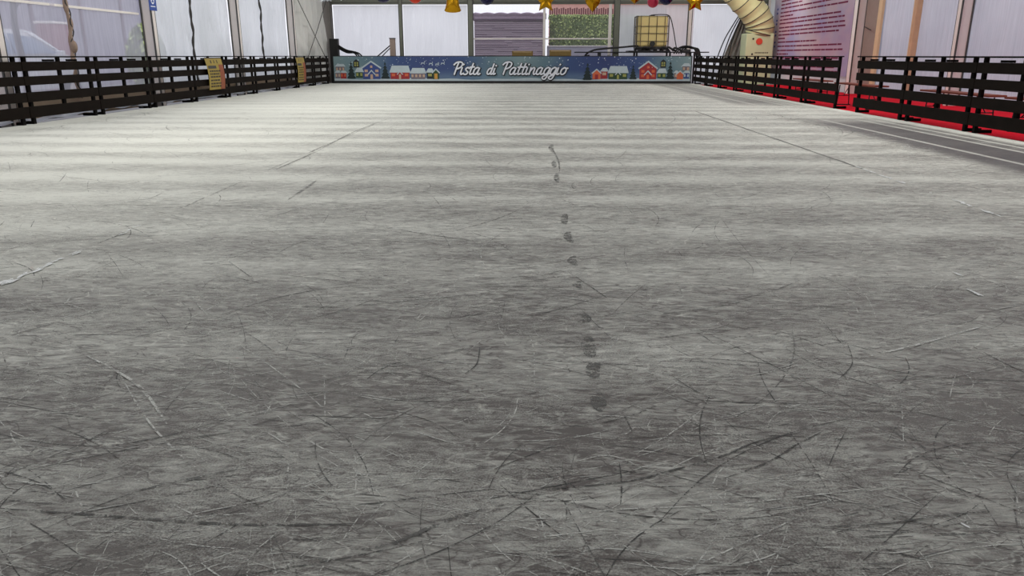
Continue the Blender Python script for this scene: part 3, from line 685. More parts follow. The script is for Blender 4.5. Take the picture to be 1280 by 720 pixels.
for (x,y) in ((529,79),(539,79.5),(547,80.3),(554,79.2)):   # sleigh and reindeer, white
    poly([(x-2.2,y+.2),(x+1.6,y+.4),(x+2.4,y-1.2),(x+1.2,y-.6),(x-2,y-.8)],'p_snow',3); pline([(x-1.6,y+.2),(x-2.4,y+1.6)],.02,'p_snow',3); pline([(x+1.2,y+.2),(x+2.2,y+1.4)],.02,'p_snow',3); pline([(x+2.2,y-1),(x+1.8,y-2.4)],.018,'p_snow',3)
tree(735.5,78.5,100,12); poly([(742,99),(752,99),(752,91),(747,87),(742,91)],'p_orange',4); pline([(741.3,91.5),(747,86.6),(752.7,91.5)],.045,'p_snow',5); rect(745,749,93,99,'p_red',5); house(752,761,85,89,98.5,'p_red','p_win',1)
house(761.5,786,82.5,91,99,'p_green','p_yel',3,'p_yel'); tree(792.5,81,99,9.5)
gable(799.5,822.5,76.8,85,99,'p_red','p_orange'); cupola(826,833,74,84.5); house(822.5,834,85.5,91,97.5,'p_green','p_yel',2)
tree(838.5,76.5,98.5,11); house(843,849,88,91,98,'p_brick','p_win',1); poly([(847,99),(855,99),(855,92),(851,89),(847,92)],'p_orange',4); pline([(846.4,92.5),(851,88.7),(855.6,92.5)],.04,'p_snow',5); house(853,863,79,82.5,88,'p_brick','p_win',2); house(855,863,88,91,98,'p_blue','p_snow',2)
rnd = random.Random(11)
for i in range(120):                      # falling snow dots
    x=rnd.uniform(420,860); y=rnd.triangular(71.5,86,72)
    if 565<x<715 and rnd.random()<.8: continue
    s_=rnd.uniform(.25,.55); poly([(x+s_*math.cos(a),y+s_*math.sin(a)) for a in (0,-1.05,-2.1,-3.14,-4.2,-5.25)],'p_snow',7)
# script lettering
G = {
'P':([[(.14,0),(.16,.5),(.2,1.0)],[(-.12,.8),(.02,.98),(.3,1.04),(.52,.92),(.5,.66),(.32,.5),(.14,.46)]],.60),
'i':([[(.0,.56),(.0,.14),(.07,0),(.2,.08)],[(.03,.80),(.05,.86)]],.27),
's':([[(.32,.48),(.18,.58),(.04,.46),(.12,.32),(.27,.2),(.22,.03),(.06,0),(-.04,.10)]],.40),
't':([[(.10,.92),(.05,.2),(.12,0),(.27,.08)],[(-.08,.6),(.12,.62),(.27,.63)]],.33),
'a':([[(.36,.48),(.22,.58),(.04,.46),(0,.16),(.12,0),(.28,.12),(.36,.5)],[(.36,.54),(.34,.12),(.42,0),(.54,.08)]],.58),
'd':([[(.36,.48),(.22,.58),(.04,.46),(0,.16),(.12,0),(.28,.12),(.36,.5)],[(.38,1.0),(.34,.14),(.42,0),(.54,.08)]],.58),
'n':([[(0,.57),(.02,.3),(.02,0)],[(.02,.26),(.16,.54),(.31,.52),(.32,.14),(.4,0),(.5,.08)]],.54),
'g':([[(.36,.48),(.22,.58),(.04,.46),(0,.16),(.12,0),(.28,.12),(.36,.5)],[(.37,.54),(.34,-.1),(.24,-.38),(.06,-.36),(.0,-.22),(.2,-.06),(.46,.1)]],.50),
'o':([[(.2,.57),(.03,.42),(.02,.14),(.16,0),(.34,.12),(.36,.42),(.22,.57),(.34,.5),(.46,.52)]],.5)}
TX=[]
def word(txt, px0, px1, base, cap):
    wd=sum(G[ch][1] for ch in txt); sx=(px1-px0)/(wd+.25); cur=0; sh=.34*cap
    for ch in txt:
        for st in G[ch][0]:
            pts=[(px0+(cur+x)*sx+y*sh, base-y*cap) for x,y in st]
            P=[(v.x,v.y) for v in crom([(a,b_,0) for a,b_ in pts],5)]
            TX.append(P)
        cur+=G[ch][1]
word('Pista', 566, 605, 93, 15); word('di', 609, 624, 92.8, 13); word('Pattinaggio', 627.5, 713, 93, 15)
for P in TX: stroke([(a+.35,b_+.3) for a,b_ in P], .115, 'p_dark', 8)
for P in TX: stroke(P, .058, 'p_text', 14)
o = bn.build('printed_banner', eb); loc(o); o['label'] = 'night blue Christmas village banner lettered Pista di Pattinaggio'

# ------------------------------------------------------------------ things behind the end board
mb = MB(); mb.box(-7.95,-7.62,31.15,31.4,-.012,1.66,'black',.01); tag(mb.build('corner_pillar'), 'short black pillar at the corner left of the end board', 'pillar')
br = empty('pipe_support', (-5.4,31.3,-.012), 'grey brown square post with slanted struts behind the end board', 'post')
mb = MB(); mb.box(-.20,.0,-.1,.1,0,1.69,'brownpanel',.01); mb.box(-.21,.01,-.11,.11,1.66,1.70,'alu_dk',.004); mb.build('post', br)
mb = MB(); mb.tube([(-.8,0,.95),(-.2,0,1.42)],.022,'black_metal'); mb.build('strut', br); mb = MB(); mb.tube([(-.62,.05,.95),(-.2,.05,1.34)],.018,'black_metal'); mb.build('strut', br)
st = empty('hose_bundle', (-7.5,31.2,1.0), 'black hoses sloping down from the black pillar behind the end board', 'hose')
for k,(x1,z1) in enumerate(((1.0,-.02),(.75,.0),(.85,-.01))):
    mb = MB(); mb.tube(crom([(-.12,0.02*k,.42-.06*k),(.2,0.03*k,.24-.05*k),(x1*.7,.03*k,.10),(x1,.03*k,z1-.3)]), .028, 'black', 6); mb.build('hose', st)
# crates seen over the board in the middle
for i,(a,b_,zt,lab) in enumerate(((BX(640.5),BX(667),1.205,'tan cardboard box in front of the slatted shed window'),(BX(688),BX(715.5),1.24,'tan cardboard box in front of the hedge window'))):
    mb = MB(); mb.box(a,b_,31.25,31.65,-.012,zt,'tan',.01); mb.box(a+.05,b_-.05,31.245,31.25,zt-.05,zt-.03,'wood_lt'); tag(mb.build('cardboard_box'), lab, 'box', 'tan boxes behind the end board')
# pipe rack
rk = empty('pipe_rack', (4.6,31.27,-.012), 'black steel frame carrying pipes and the caged tank behind the end board', 'rack')
def rb(*a): 
    q = MB(); q.box(*a, 'black_metal', .004); return q
for x in (-2.05,-.65,.62,1.55):
    for y in (-.38,.38): rb(x-.035,x+.035,y-.03,y+.03,0,1.16).build('leg', rk)
rb(-3.0,2.1,-.42,-.36,1.145,1.185).build('rail', rk); rb(-3.0,2.1,.36,.42,1.145,1.185).build('rail', rk)
rb(-.98,.62,-.5,.5,1.186,1.225).build('platform', rk)
hp = empty('black_pipe', (3.0,30.95,1.0), 'thick black pipe curving up over the end board to the caged tank', 'pipe')
mb = MB(); mb.tube(crom([(-1.15,0,-.4),(-1.0,0,.05),(-.72,0,.22),(-.35,0,.28),(.3,0,.33),(1.05,0,.40)],8), .035, 'black', 8); mb.build('pipe_run', hp)
mb = MB(); mb.tube([(-1.02,0,-.02),(-.85,0,.02)], .05,'black',8); mb.build('collar', hp)
vm = empty('valve_manifold', (4.5,30.7,1.21), 'tangle of black valves and hoses at the foot of the caged tank', 'valve')
rr = random.Random(5)
for k in range(7):
    x = -.62+k*.24; mb = MB(); mb.tube(crom([(x,.2,-.0),(x+.05,.1,.07+.06*rr.random()),(x+.22,.14,.09*rr.random()+.03),(x+.34,.2,.0)]), .04, 'black', 7); mb.build('hose', vm)
mb = MB(); mb.box(-.5,-.1,.3,.33,.0,.13,'black',.01); mb.tube([(-.3,.22,.06),(-.3,.3,.06)],.09,'black',12); mb.build('valve', vm)
hm = empty('hose_loop', (5.9,31.1,1.2), 'humped black hoses beside the back wall post, right of the tank', 'hose')
for k in range(4):
    mb = MB(); mb.tube(crom([(-.5+.1*k,.05*k,-.1),(-.3+.1*k,.05*k,.12),(.0+.08*k,.05*k,.18-.03*k),(.3+.06*k,.05*k,.05),(.42+.07*k,.05*k,-.5)]), .026, 'black', 7); mb.build('hose', hm)
mb = MB(); mb.tube([(-.25,.1,0),(.15,.1,-.02)], .075, 'black_metal', 10); mb.build('valve', hm)
# IBC tank
ib = empty('caged_tank', (4.52,31.27,1.215), 'cream plastic liquid tank in a metal cage on a black rack', 'tank')
mb = MB(); mb.box(-.56,.56,-.42,.42,.14,1.24,'tank',.07); mb.tube([(0,0,1.24),(0,0,1.29)],.11,'black',14); mb.tube([(0,-.42,.25),(0,-.5,.25)],.10,'black',12); mb.build('tank_body', ib)
mb = MB()
def cg(a,b_): mb.tube([a,b_],.012,'cage',5)
for z in (.14,.34,.62,.88,1.24):
    for (p,q) in (((-.6,-.46),(.6,-.46)),((.6,-.46),(.6,.46)),((.6,.46),(-.6,.46)),((-.6,.46),(-.6,-.46))): cg((*p,z),(*q,z))
for x in (-.6,-.46,-.16,.14,.44,.6):
    cg((x,-.46,.12),(x,-.46,1.26)); cg((x,.46,.12),(x,.46,1.26))
for y in (-.3,0,.3):
    cg((-.6,y,.12),(-.6,y,1.26)); cg((.6,y,.12),(.6,y,1.26))
cg((-.6,-.1,1.26),(.6,-.1,1.26)); cg((-.6,.15,1.26),(.6,.15,1.26)); mb.build('cage', ib)
mb = MB(); mb.box(-.6,.6,-.48,.48,.09,.12,'black_metal',.004)
for x in (-.5,0,.5): mb.box(x-.09,x+.09,-.46,.46,.015,.09,'black_metal',.004)
mb.build('pallet', ib)
mb = MB(); mb.tube(crom([(-.05,.0,1.31),(.35,-.1,1.33),(.62,-.3,1.25),(.78,-.32,.8),(.9,-.3,.3),(.98,-.3,-.02)],8), .018, 'black', 6)
o = mb.build('tank_hose'); o.location = (4.52,31.27,1.2); tag(o, 'thin black hose looping off the top of the caged tank', 'hose')

# ------------------------------------------------------------------ heater with duct
ht = empty('air_heater', (8.38,30.35,0), 'cream box heater with a round red badge under the thick duct', 'heater')
mb = MB(); mb.box(-.55,.46,-.4,.4,.0,1.81,'cream',.02); mb.build('cabinet', ht)
mb = MB(); mb.box(-.36,.44,-.412,-.401,.12,1.74,'cream',.004); mb.tube([(-.30,-.425,1.62),(-.30,-.41,1.62)],.035,'black',10); mb.tube([(-.30,-.425,1.08),(-.30,-.41,1.08)],.035,'black',10); mb.build('door', ht)
mb = MB(); mb.tube([(-.08,-.44,1.53),(-.08,-.412,1.53)],.115,'red_logo',20); mb.build('badge', ht)
mb = MB(); 
u=-.2
for l in (.03,.03,.03,.04,.03,.03,.04,.03,.03,.04): mb.box(u,u+l,-.414,-.4125,1.11,1.15,'signtxt'); u+=l+.017
mb.build('lettering', ht)
du = empty('air_duct', (8.38,30.35,1.81), 'thick ribbed cream duct rising from the heater toward the roof', 'duct')
cpts = crom([(-.0,0,.0),(.02,-.02,.22),(-.12,-.05,.55),(-.42,-.1,.9),(-.85,-.15,1.3),(-1.22,-.2,1.68)],22)
mb = MB(); mb.tube(cpts, .5, 'cream_duct', 28, rf=lambda i: .5+.012*math.cos((i-5)*2*PI/15)); mb.build('duct_tube', du)
mb = MB()
for i in range(5,len(cpts)-3,15):
    tt=(cpts[i+1]-cpts[i-1]).normalized(); a=tt.cross(Vector((0,1,0))).normalized(); b2=tt.cross(a)
    mb.tube([cpts[i]+(a*math.cos(k*PI/16)+b2*math.sin(k*PI/16))*.514 for k in range(33)], .016, 'rope', 5)
mb.build('rib', du)
dc = MB()
def dcf(u,v):
    z=.0+2.75*v; x = 8.5-.1*v*v - u*(1.35-1.02*v**1.3)
    return (x+.0, 31.5+.07*math.sin(u*34+z)+.03*math.sin(u*71), z)
dc.grid(dcf, 90, 24, 'gatherfab'); tag(dc.build('gathered_curtain'), 'grey gathered cloth hanging beside the cream heater', 'curtain')
for k in range(3):
    mb = MB(); mb.tube(crom([(6.9+.2*k,31.25,.0),(7.1+.2*k,31.25,.9),(7.33+.16*k,31.25,1.6),(7.6+.1*k,31.3,2.1),(7.95+.07*k,31.32,2.7)]), .022, 'black', 6)
    tag(mb.build('hanging_cable'), ['leftmost of three black cables slanting beside the gathered grey curtain','middle of three black cables slanting beside the gathered grey curtain','rightmost of three black cables slanting before the gathered grey curtain'][k], 'cable', 'black cables before the gathered grey curtain')

# ------------------------------------------------------------------ rules board
rules = empty('rules_board', (9.04, 26.95, .3), 'large white board with rows of red rules hung on the right wall', 'sign')
def rules_mat():
    m, nt = newmat('rules'); n = N(nt); b = n.node('ShaderNodeBsdfPrincipled'); p = n.pos()
    f = n.noise(n.mapping(p,(1,.5,.9)),1,3); g2 = n.noise(n.mapping(p,(1,.35,.5),loc=(3,4,5)),1,2)
    c = n.mixc(n.ss(f,.35,.65), srgb(196,182,192), srgb(164,160,196)); c = n.mixc(n.ss(g2,.45,.7), c, srgb(206,164,174))
    n.link(c,b.inputs['Base Color']); b.inputs['Roughness'].default_value=.9; b.inputs['Specular IOR Level'].default_value=.1; n.out(b.outputs[0]); return m
M['rules']=rules_mat(); defm('r_red', srgb(122,56,84), .9, spec=.1); defm('r_blue', srgb(60,60,140), .6)
mb = MB(); mb.box(0,.03,-3.95,3.95,.15,2.85,'rules',.004); mb.build('sheet', rules)
mb = MB(); rr = random.Random(9)
def bar(y0,y1,z,h,m): mb.box(-.0035,-.001,y0,y1,z-h/2,z+h/2,m)
z = 2.76; 
pat = [(1,.95),(0,.98),(0,.35),(1,.93),(1,.97),(0,.22),(1,.9),(1,.95),(0,.96),(1,.97),(1,.9),(0,.12),(1,.62),(1,.95),(0,.97),(0,.2),(1,.98),(0,.97),(0,.9),(1,.96)]
for (bul,ext) in pat:
    if bul: bar(3.45,3.60,z,.07,'r_blue')
    y=3.15; yend=3.15-6.5*ext
    while y>yend:
        l=rr.uniform(.2,.9); bar(max(y-l,yend),y,z,.048,'r_red'); y-=l+.045
    z -= .125 if rr.random()<.6 else .145
    if z < .25: break
mb.build('lettering', rules)

# ------------------------------------------------------------------ benches on the carpet
def make_bench():
    r = empty('beer_bench', (0,0,0), '', 'bench', 'folding benches on the red carpet')
    mb = MB(); mb.box(-.14,.14,-1.05,1.05,.44,.47,'bench',.006); mb.build('seat', r)
    for s_ in (-1,1):
        y=s_*.8; mb = MB()
        mb.tube([(-.13,y,.015),(-.1,y,.425)],.012,'black_metal',6); mb.tube([(.13,y,.015),(.1,y,.425)],.012,'black_metal',6); mb.tube([(-.16,y,.012),(.16,y,.012)],.012,'black_metal',6); mb.tube([(0,y,.2),(0,y-s_*.3,.43)],.009,'black_metal',6); mb.tube([(-.115,y,.2),(.115,y,.2)],.009,'black_metal',6)
        mb.build('leg', r)
    return r
bp = make_bench()
for i,(x,y,lab) in enumerate(((6.75,16.6,'orange wooden folding bench seen in the gateway of the right fence'),(6.85,12.9,'orange wooden folding bench behind the fence just before the gateway'),(6.85,10.4,'orange wooden folding bench behind the nearest right fence panels'),(6.9,19.9,'orange wooden folding bench beyond the gateway, under the rules board'))):
    o = bp if i == 0 else copy_tree(bp); o.location=(x,y,0); o['label']=lab

# ------------------------------------------------------------------ balloons on a garland
YG = 26.0
gl = empty('tinsel_garland', (-.5,YG,2.86), 'dark green and silver tinsel garland strung across near the roof', 'garland')
mb = MB(); gp = [(-7.5+.25*i, 0, .06*math.cos(i*.55)+.02*math.sin(i*1.7)) for i in range(62)]
gp = [(p[0]+.5,p[1],p[2]+(.1 if -7.2<p[0]<-5 else .17)) for p in gp]; mb.tube(gp, .012, 'green_tinsel', 5)
rr = random.Random(21)
for i in range(2600):
    k = rr.uniform(0,60.99); a=gp[int(k)]; b_=gp[int(k)+1]; f=k-int(k); cx=a[0]+(b_[0]-a[0])*f; cz=a[2]+(b_[2]-a[2])*f
    th=rr.uniform(0,2*PI); d=Vector((rr.uniform(-.5,.5),math.sin(th),math.cos(th))).normalized()*rr.uniform(.05,.10); w=Vector((rr.uniform(-1,1),rr.uniform(-1,1),rr.uniform(-1,1))).normalized()*.005
    c0=Vector((cx,0,cz)); mb.face([c0-w,c0+w,c0+d+w,c0+d-w],'green_tinsel' if rr.random()<.7 else 'silver')
mb.build('strand', gl)
# silver drops and swag at the left corner
mb = MB(); sw=crom([(-7.35+.5,0,.28),(-7.0+.5,0,.06),(-6.75+.5,0,-.08),(-6.4+.5,0,-.04),(-6.0+.5,0,.0)],8); 
for i in range(420):
    c0=rr.choice(sw)+Vector((rr.gauss(0,.03),rr.gauss(0,.03),rr.gauss(0,.03))); th=rr.uniform(0,2*PI); d=Vector((math.cos(th)*.6,rr.uniform(-.3,.3),math.sin(th))).normalized()*.07; w=Vector((d.z,0,-d.x)).normalized()*.009
    mb.face([c0-w,c0+w,c0+d+w,c0+d-w],'silver')
mb.tube(sw,.012,'silver',5); mb.build('silver_swag', gl)
def px(x,y):  # world position of the decorations hanging at YG
    return ((x-667.)*YG/1003., 1.03+(70-y)*YG/1003.)
def hang(o_parent, top, x):
    q = MB(); q.tube([(0,0,top),(0,0,2.98-x)], .004, 'black', 4); return q.build('string', o_parent)
def balloon(name, x, y, r, m, lab, group, sz=1.0, dy=0):
    X,Z = px(x,y); o = empty(name, (X,YG+dy,Z-r*sz), lab, 'balloon', group)
    q = MB(); q.sphere((0,0,r*sz), r, m, 1,1,sz,28,18); q.build('globe', o)
    q = MB(); q.tube([(0,0,r*sz*2-.01),(0,0,r*sz*2+.02)], .035, m, 10); q.build('neck', o)
    q = MB(); q.tube([(0,0,r*sz*2+.02),(0,0,max(r*sz*2+.05,3.02-(Z-r*sz)))], .004, 'black', 4); q.build('string', o)
balloon('round_balloon', 481.5, -2, .255, 'navyb', 'dark violet round balloon left of the small red one', 'round balloons under the roof')
balloon('round_balloon', 521, 0.5, .215, 'orangeb', 'orange red round balloon between the violet one and the gold bell', 'round balloons under the roof')
balloon('round_balloon', 609.3, 1.5, .235, 'navyb', 'dark navy round balloon right of the gold bell', 'round balloons under the roof')
balloon('round_balloon', 650, -3.5, .19, 'redb', 'dark red round balloon between navy balloon and gold star', 'round balloons under the roof')
balloon('round_balloon', 709, -4, .19, 'redb', 'dark red round balloon right of the gold star', 'round balloons under the roof')
balloon('round_balloon', 762, -4, .19, 'redb', 'dark red round balloon between the two gold drops', 'round balloons under the roof')
balloon('round_balloon', 828, 2, .23, 'navyb', 'dark navy round balloon above the caged tank', 'round balloons under the roof')
balloon('round_balloon', 815, 6, .18, 'pinkb', 'pink and red round balloon tucked behind a navy one', 'round balloons under the roof', dy=.5)
balloon('round_balloon', 943, -3.5, .26, 'navyb', 'dark blue round balloon before the cream duct', 'round balloons under the roof')
def foilb(name, x, y, outl, d, lab):
    X,Z = px(x,y); zb = min(q[1] for q in outl); o = empty(name, (X,YG,Z+zb), lab, 'balloon', 'gold foil balloons under the roof')
    q = MB(); q.foil(outl, (0,0,-zb), d, 'gold', 10); q.build('foil', o)
    zt = max(q2[1] for q2 in outl)-zb
    q = MB(); q.tube([(0,0,zt-.02),(0,0,max(zt+.03,3.02-(Z+zb)))], .004, 'black', 4); q.build('string', o)
def star(R, r=.5, n=10, rot=0): 
    pts=[]
    for k in range(n):
        rr_ = R if k%2==0 else R*r; a=PI/2+rot+k*PI/(n/2)
        pts.append((rr_*math.cos(a), rr_*math.sin(a)))
    out=[]
    for k in range(n):
        a=Vector(pts[k]); b_=Vector(pts[(k+1)%n])
        for j in range(4): out.append(tuple(a.lerp(b_,j/4)))
    return out
def drop(w,hu,hd,n=40):
    out=[]
    for k in range(n):
        a=2*PI*k/n; x=math.sin(a); z=math.cos(a)
        if z<0: out.append((w*x*(1-(-z)**2.2*.35)*1.0, hd*z*(1 if True else 0)))
        else: out.append((w*x, hu*z))
    # taper the lower half to a point
    return [(x*(1-(max(0,-z)/hd)**1.6), z) for x,z in out]
foilb('star_balloon', 681.5, 6, star(.37), .12, 'gold foil star balloon above the slatted shed window edge')
foilb('star_balloon', 863.5, 7, star(.34,.52,rot=.03), .12, 'gold foil star balloon above the right end post')
foilb('drop_balloon', 739, 5, drop(.25,.2,.42), .14, 'gold foil drop balloon with a pointed tail before the hedge')
foilb('drop_balloon', 790, -2, drop(.32,.28,.33), .14, 'gold foil drop balloon left of the caged tank')
bell=[(0,.5),(-.1,.49),(-.18,.42),(-.26,.36),(-.30,.26),(-.20,.2),(-.19,.05),(-.21,-.1),(-.25,-.22),(-.27,-.27),(-.22,-.31),(-.1,-.33)]
bell = bell+[(0,-.335)]+[(-x,z) for x,z in bell[1:][::-1]]
bell = [tuple(Vector(bell[i]).lerp(Vector(bell[(i+1)%len(bell)]),j/2)) for i in range(len(bell)) for j in range(2)]
foilb('bell_balloon', 567, 6.5, bell, .13, 'gold foil balloon flaring like a bell, left of the thick end post')

# ------------------------------------------------------------------ outside the back
sh = empty('slatted_shed', (-1.2,36,-.06), 'low shed with grey pink slatted shutters and a tiled roof', 'shed')
mb = MB(); mb.box(-1.45,1.62,.0,3,0,2.68,'slat')
for i in range(28):
    z=.12+i*.09; mb.box(-1.45,1.62,-.045,-.001,z,z+.058,'slat',.008)
mb.build('wall', sh)
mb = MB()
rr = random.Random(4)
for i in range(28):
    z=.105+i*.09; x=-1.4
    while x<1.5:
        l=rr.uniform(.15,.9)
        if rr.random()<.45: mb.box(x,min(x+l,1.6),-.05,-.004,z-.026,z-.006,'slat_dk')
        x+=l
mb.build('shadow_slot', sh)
mb = MB(); mb.box(-1.47,1.66,-.10,-.051,2.56,2.63,'slat_dk',.005); mb.build('gutter', sh)
mb = MB()
def rfn(u,v): x=-1.5+3.25*u; return (x, -.12+1.2*v, 2.66+.27*v+.045*abs(math.sin(x*5.2)))
mb.grid(rfn, 150, 6, 'rooftile'); mb.grid(lambda u,v: (-1.5+3.25*u, -.14-.02*math.sin(v*PI*3), 2.62+(.23+.04*abs(math.sin((-1.5+3.25*u)*5.2)))*v), 150, 6, 'rooftile'); mb.build('roof', sh)
mb = MB(); mb.box(1.63,1.72,-.12,-.02,0,2.85,'white_pl',.005); mb.build('corner_post', sh)
def leafbox(mb, x0,x1,y0,y1,z0,z1,n,m1,m2,rr,s=.07):
    for i in range(n):
        side=rr.random()
        x=rr.uniform(x0,x1); 
        if side<.55: y=y0+rr.uniform(-.06,.1); z=rr.uniform(z0,z1)
        else: y=rr.uniform(y0,y1); z=z1+rr.uniform(-.08,.07)
        a=Vector((rr.uniform(-1,1),rr.uniform(-1,1),rr.uniform(-1,1))).normalized()*s*rr.uniform(.5,1.2); b_=Vector((rr.uniform(-1,1),rr.uniform(-1,1),rr.uniform(-1,1))); b_=(b_-a*(b_.dot(a)/a.dot(a))).normalized()*s*.5
        c0=Vector((x,y,z)); mb.face([c0-a,c0+b_,c0+a,c0-b_], m1 if rr.random()<.55 else m2)
hd_ = MB(); rr=random.Random(8); hd_.box(.75,5.2,37.1,38.2,-.06,2.68,'leaf_dk',.1); leafbox(hd_,.7,5.25,37.05,38.2,.1,2.74,7500,'leaf','leaf_dk',rr)
o = hd_.build('hedge'); tag(o,'green clipped hedge outside the clear end window','hedge')
mb = MB(); mb.box(.6,5.4,36.2,36.32,-.06,1.42,'lilacwall',.01); mb.box(.6,5.4,36.15,36.37,1.42,1.46,'white_pl',.01); tag(mb.build('low_wall'),'low pale wall in front of the hedge','wall')
pf = empty('picket_fence', (3,40.5,-.06), 'dark red picket fence behind the hedge', 'fence')
mb = MB(); 
for i in range(7,60): mb.box(-3+i*.11,-3+i*.11+.08,0,.03,0,3.34+.03*math.sin(i*2.1),'picket',.004)
mb.box(-2.2,3.6,.031,.07,2.7,2.78,'picket'); mb.build('pickets', pf)
mb = MB(); mb.box(.95,9,46,52,-.06,3.95,'peach',.02); mb.box(.8,9.2,45.8,52.2,3.95,4.5,'rooftile',.02)
mb.box(3.2,3.6,45.96,45.99,3.5,3.8,'white_pl'); mb.box(1.6,2.3,45.96,45.99,3.55,3.8,'peach'); tag(mb.build('peach_building'),'peach coloured building with a grey roof beyond the picket fence','building')
# ------------------------------------------------------------------ outside the left: car, tree, wall
car = empty('parked_car', (-11.7,16.9,-.06), 'white car parked outside the clear left tent windows', 'car')
prof=[(-2.1,.35),(-2.12,.8),(-2.0,1.05),(-1.75,1.5),(-1.3,1.62),(.1,1.63),(.5,1.58),(1.35,1.12),(2.0,.98),(2.2,.75),(2.22,.38)]
mb = MB(); hw=.88
def sec(x,top): return [(x*(1-(.12 if z>1.1 else 0)),y,z) for y,z in prof]
L=[(-hw+(.14 if z>1.2 else (.04 if z<.5 else 0)),y,z) for y,z in prof]; R=[(-x,y,z) for x,y,z in L]; n_=len(prof)
mb.add(L+R,[tuple(range(n_))[::-1],tuple(range(n_,2*n_))]+[(i,(i+1)%n_,n_+(i+1)%n_,n_+i) for i in range(n_)],'carwhite')
mb.build('body',car)
for sgn_,nm in ((1,'side_window'),(-1,'side_window')):
    for pts in ([(-1.6,1.12),(-1.45,1.5),(-.45,1.54),(-.45,1.12)],[(-.38,1.12),(-.38,1.54),(.42,1.5),(1.05,1.14)]):
        q=MB(); P=[(sgn_*(hw-(.13 if z>1.2 else .0)+.006),y,z) for y,z in pts]; P2=[(x-sgn_*.03,y,z) for x,y,z in P]
        q.add(P+P2,[(0,1,2,3),(7,6,5,4),(0,4,5,1),(1,5,6,2),(2,6,7,3),(3,7,4,0)],'glass_dk'); q.build(nm,car)
q=MB(); q.face([(-.66,.58,1.565),(.66,.58,1.565),(.74,1.3,1.16),(-.74,1.3,1.16)],'glass_dk'); o=q.build('windscreen',car); o.location=(0,.012,.012)
for x in (-.86,.86):
    for y in (-1.35,1.4):
        q=MB(); q.tube([(x-.1,y,.32),(x+.1,y,.32)],.32,'tyre',20); q.tube([(x-.105,y,.32),(x+.105,y,.32)],.19,'alu',14); q.build('wheel',car)
q=MB(); q.box(.9,1.06,.95,1.1,1.08,1.2,'carwhite',.02); q.build('wing_mirror',car)
tr = empty('young_tree', (-9.75,15.0,-.06), 'thin grey tree trunk with bare branches outside, before the parked car', 'tree')
mb = MB(); mb.tube(crom([(0,0,0),(.03,0,.8),(-.02,.02,1.6),(.05,0,2.4),(.0,.0,3.4),(.05,0,4.5)],6),.06,'bark',9,rf=lambda i:.075-.0015*i); mb.build('trunk',tr)
for k in range(6):
    mb = MB(); a=k*1.1; mb.tube(crom([(0.02,0,1.9+.3*k),(.4*math.cos(a),.4*math.sin(a),2.3+.35*k),(.8*math.cos(a),.9*math.sin(a),3.0+.4*k)],5),.018,'bark',5,rf=lambda i:.022-.0016*i); mb.build('branch',tr)
mb = MB(); mb.box(-17.4,-17,8,36,-.06,3.4,'lilacwall',.02); 
for y in range(9,35,3): mb.box(-17.0,-16.96,y,y+.18,-.06,3.4,'slat_dk',.01)
mb.box(-17.5,-16.9,8,36,3.4,3.5,'rooftile',.01); tag(mb.build('boundary_wall'),'lilac grey wall outside beyond the parked car','wall')
mb = MB(); mb.box(-15.9,-15.3,25.4,26.3,-.06,2.0,'redblock',.05); mb.box(-15.92,-15.28,25.38,26.32,2.0,2.08,'white_pl',.02); tag(mb.build('red_kiosk'),'faded red kiosk outside beyond the parked car','kiosk')
rr=random.Random(31); mb=MB(); 
for i in range(1800):
    th=rr.uniform(0,2*PI); ph=math.acos(rr.uniform(-1,1)); R_=rr.uniform(.75,1.0)
    c0=Vector((-9.9+.45*R_*math.sin(ph)*math.cos(th), 20.3+.5*R_*math.sin(ph)*math.sin(th), .95+.85*R_*math.cos(ph)))
    a=Vector((rr.uniform(-1,1),rr.uniform(-1,1),rr.uniform(-1,1))).normalized()*.09; b_=a.cross(Vector((rr.uniform(-1,1),rr.uniform(-1,1),rr.uniform(-1,1)))).normalized()*.05
    mb.face([c0-a,c0+b_,c0+a,c0-b_],'leaf' if rr.random()<.4 else 'leaf_dk')
mb.sphere((-9.9,20.3,.9),.42,'leaf_dk',1,1.1,1.8,12,8); mb.tube([(-9.9,20.3,-.06),(-9.9,20.3,.4)],.06,'bark',8)
tag(mb.build('round_shrub'),'green shrub outside the clear window before the blue sign post','shrub')
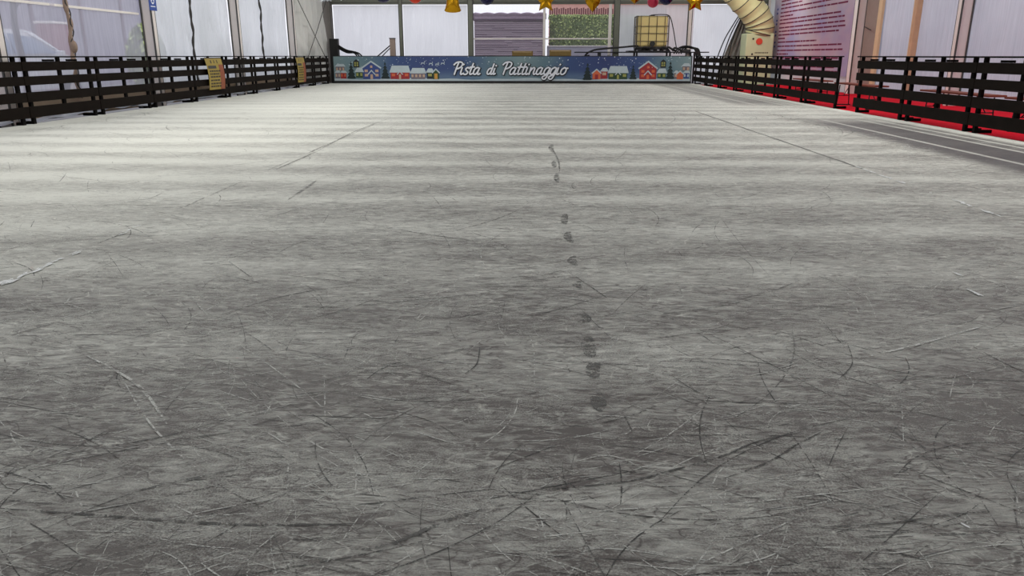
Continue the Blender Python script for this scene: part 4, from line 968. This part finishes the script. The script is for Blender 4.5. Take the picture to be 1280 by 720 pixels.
# right outside
mb = MB(); mb.box(14,14.4,5,45,-.06,3.6,'lilacwall',.02); mb.box(13.9,14.5,5,45,3.6,3.7,'rooftile',.01); tag(mb.build('boundary_wall'),'lilac grey wall outside the fogged windows of the right tent wall','wall')

# ------------------------------------------------------------------ light
w = bpy.data.worlds.new('World'); bpy.context.scene.world = w; w.use_nodes = True
nt = w.node_tree; nt.nodes.clear(); n = N(nt)
bg = n.node('ShaderNodeBackground'); o_ = n.node('ShaderNodeOutputWorld')
tc = n.node('ShaderNodeTexCoord').outputs['Generated']; z = n.sep(tc)[2]
n.link(n.ramp(z, [(0,(.9,.91,.97)),(.4,(.92,.93,.98)),(1,(.8,.86,1.0))]), bg.inputs[0]); bg.inputs[1].default_value = 1.15
n.link(bg.outputs[0], o_.inputs[0])
def area(name, loc, size, power, col, rot=(0,0,0)):
    l = bpy.data.lights.new(name,'AREA'); l.shape='RECTANGLE'; l.size=size[0]; l.size_y=size[1]; l.energy=power; l.color=col
    o = bpy.data.objects.new(name,l); C.objects.link(o); o.location=loc; o.rotation_euler=rot; return o
for y,e in ((5.5,44),(10,110),(16,95),(22,85),(28,85)):
    for x in (-4.5, 5.4): area('roof_fill', (x,y,4.2), (1.5,.4), e*(1.0 if x<0 else .85), (1,1,.95))  # added fill lights, out of view, brightening the ice from above
area('corner_lamp', (7.9,27.6,3.5), (.4,.2), 22, (1,.97,.80), (math.radians(50),0,math.radians(-8)))

# ------------------------------------------------------------------ camera
f=960.; p=math.atan(290.5/f); psi=math.radians(1.54)
cam = bpy.data.cameras.new('Camera'); cam.sensor_width=36; cam.lens=f/1280*36; cam.clip_start=.05; cam.clip_end=300
co = bpy.data.objects.new('Camera',cam); C.objects.link(co); co.location=(0,0,1.03); co.rotation_euler=(PI/2-p,0,psi)
sc = bpy.context.scene; sc.camera = co
sc.view_settings.view_transform='Standard'; sc.view_settings.look='None'; sc.view_settings.gamma=1; sc.view_settings.use_curve_mapping=False; sc.view_settings.exposure=0.0
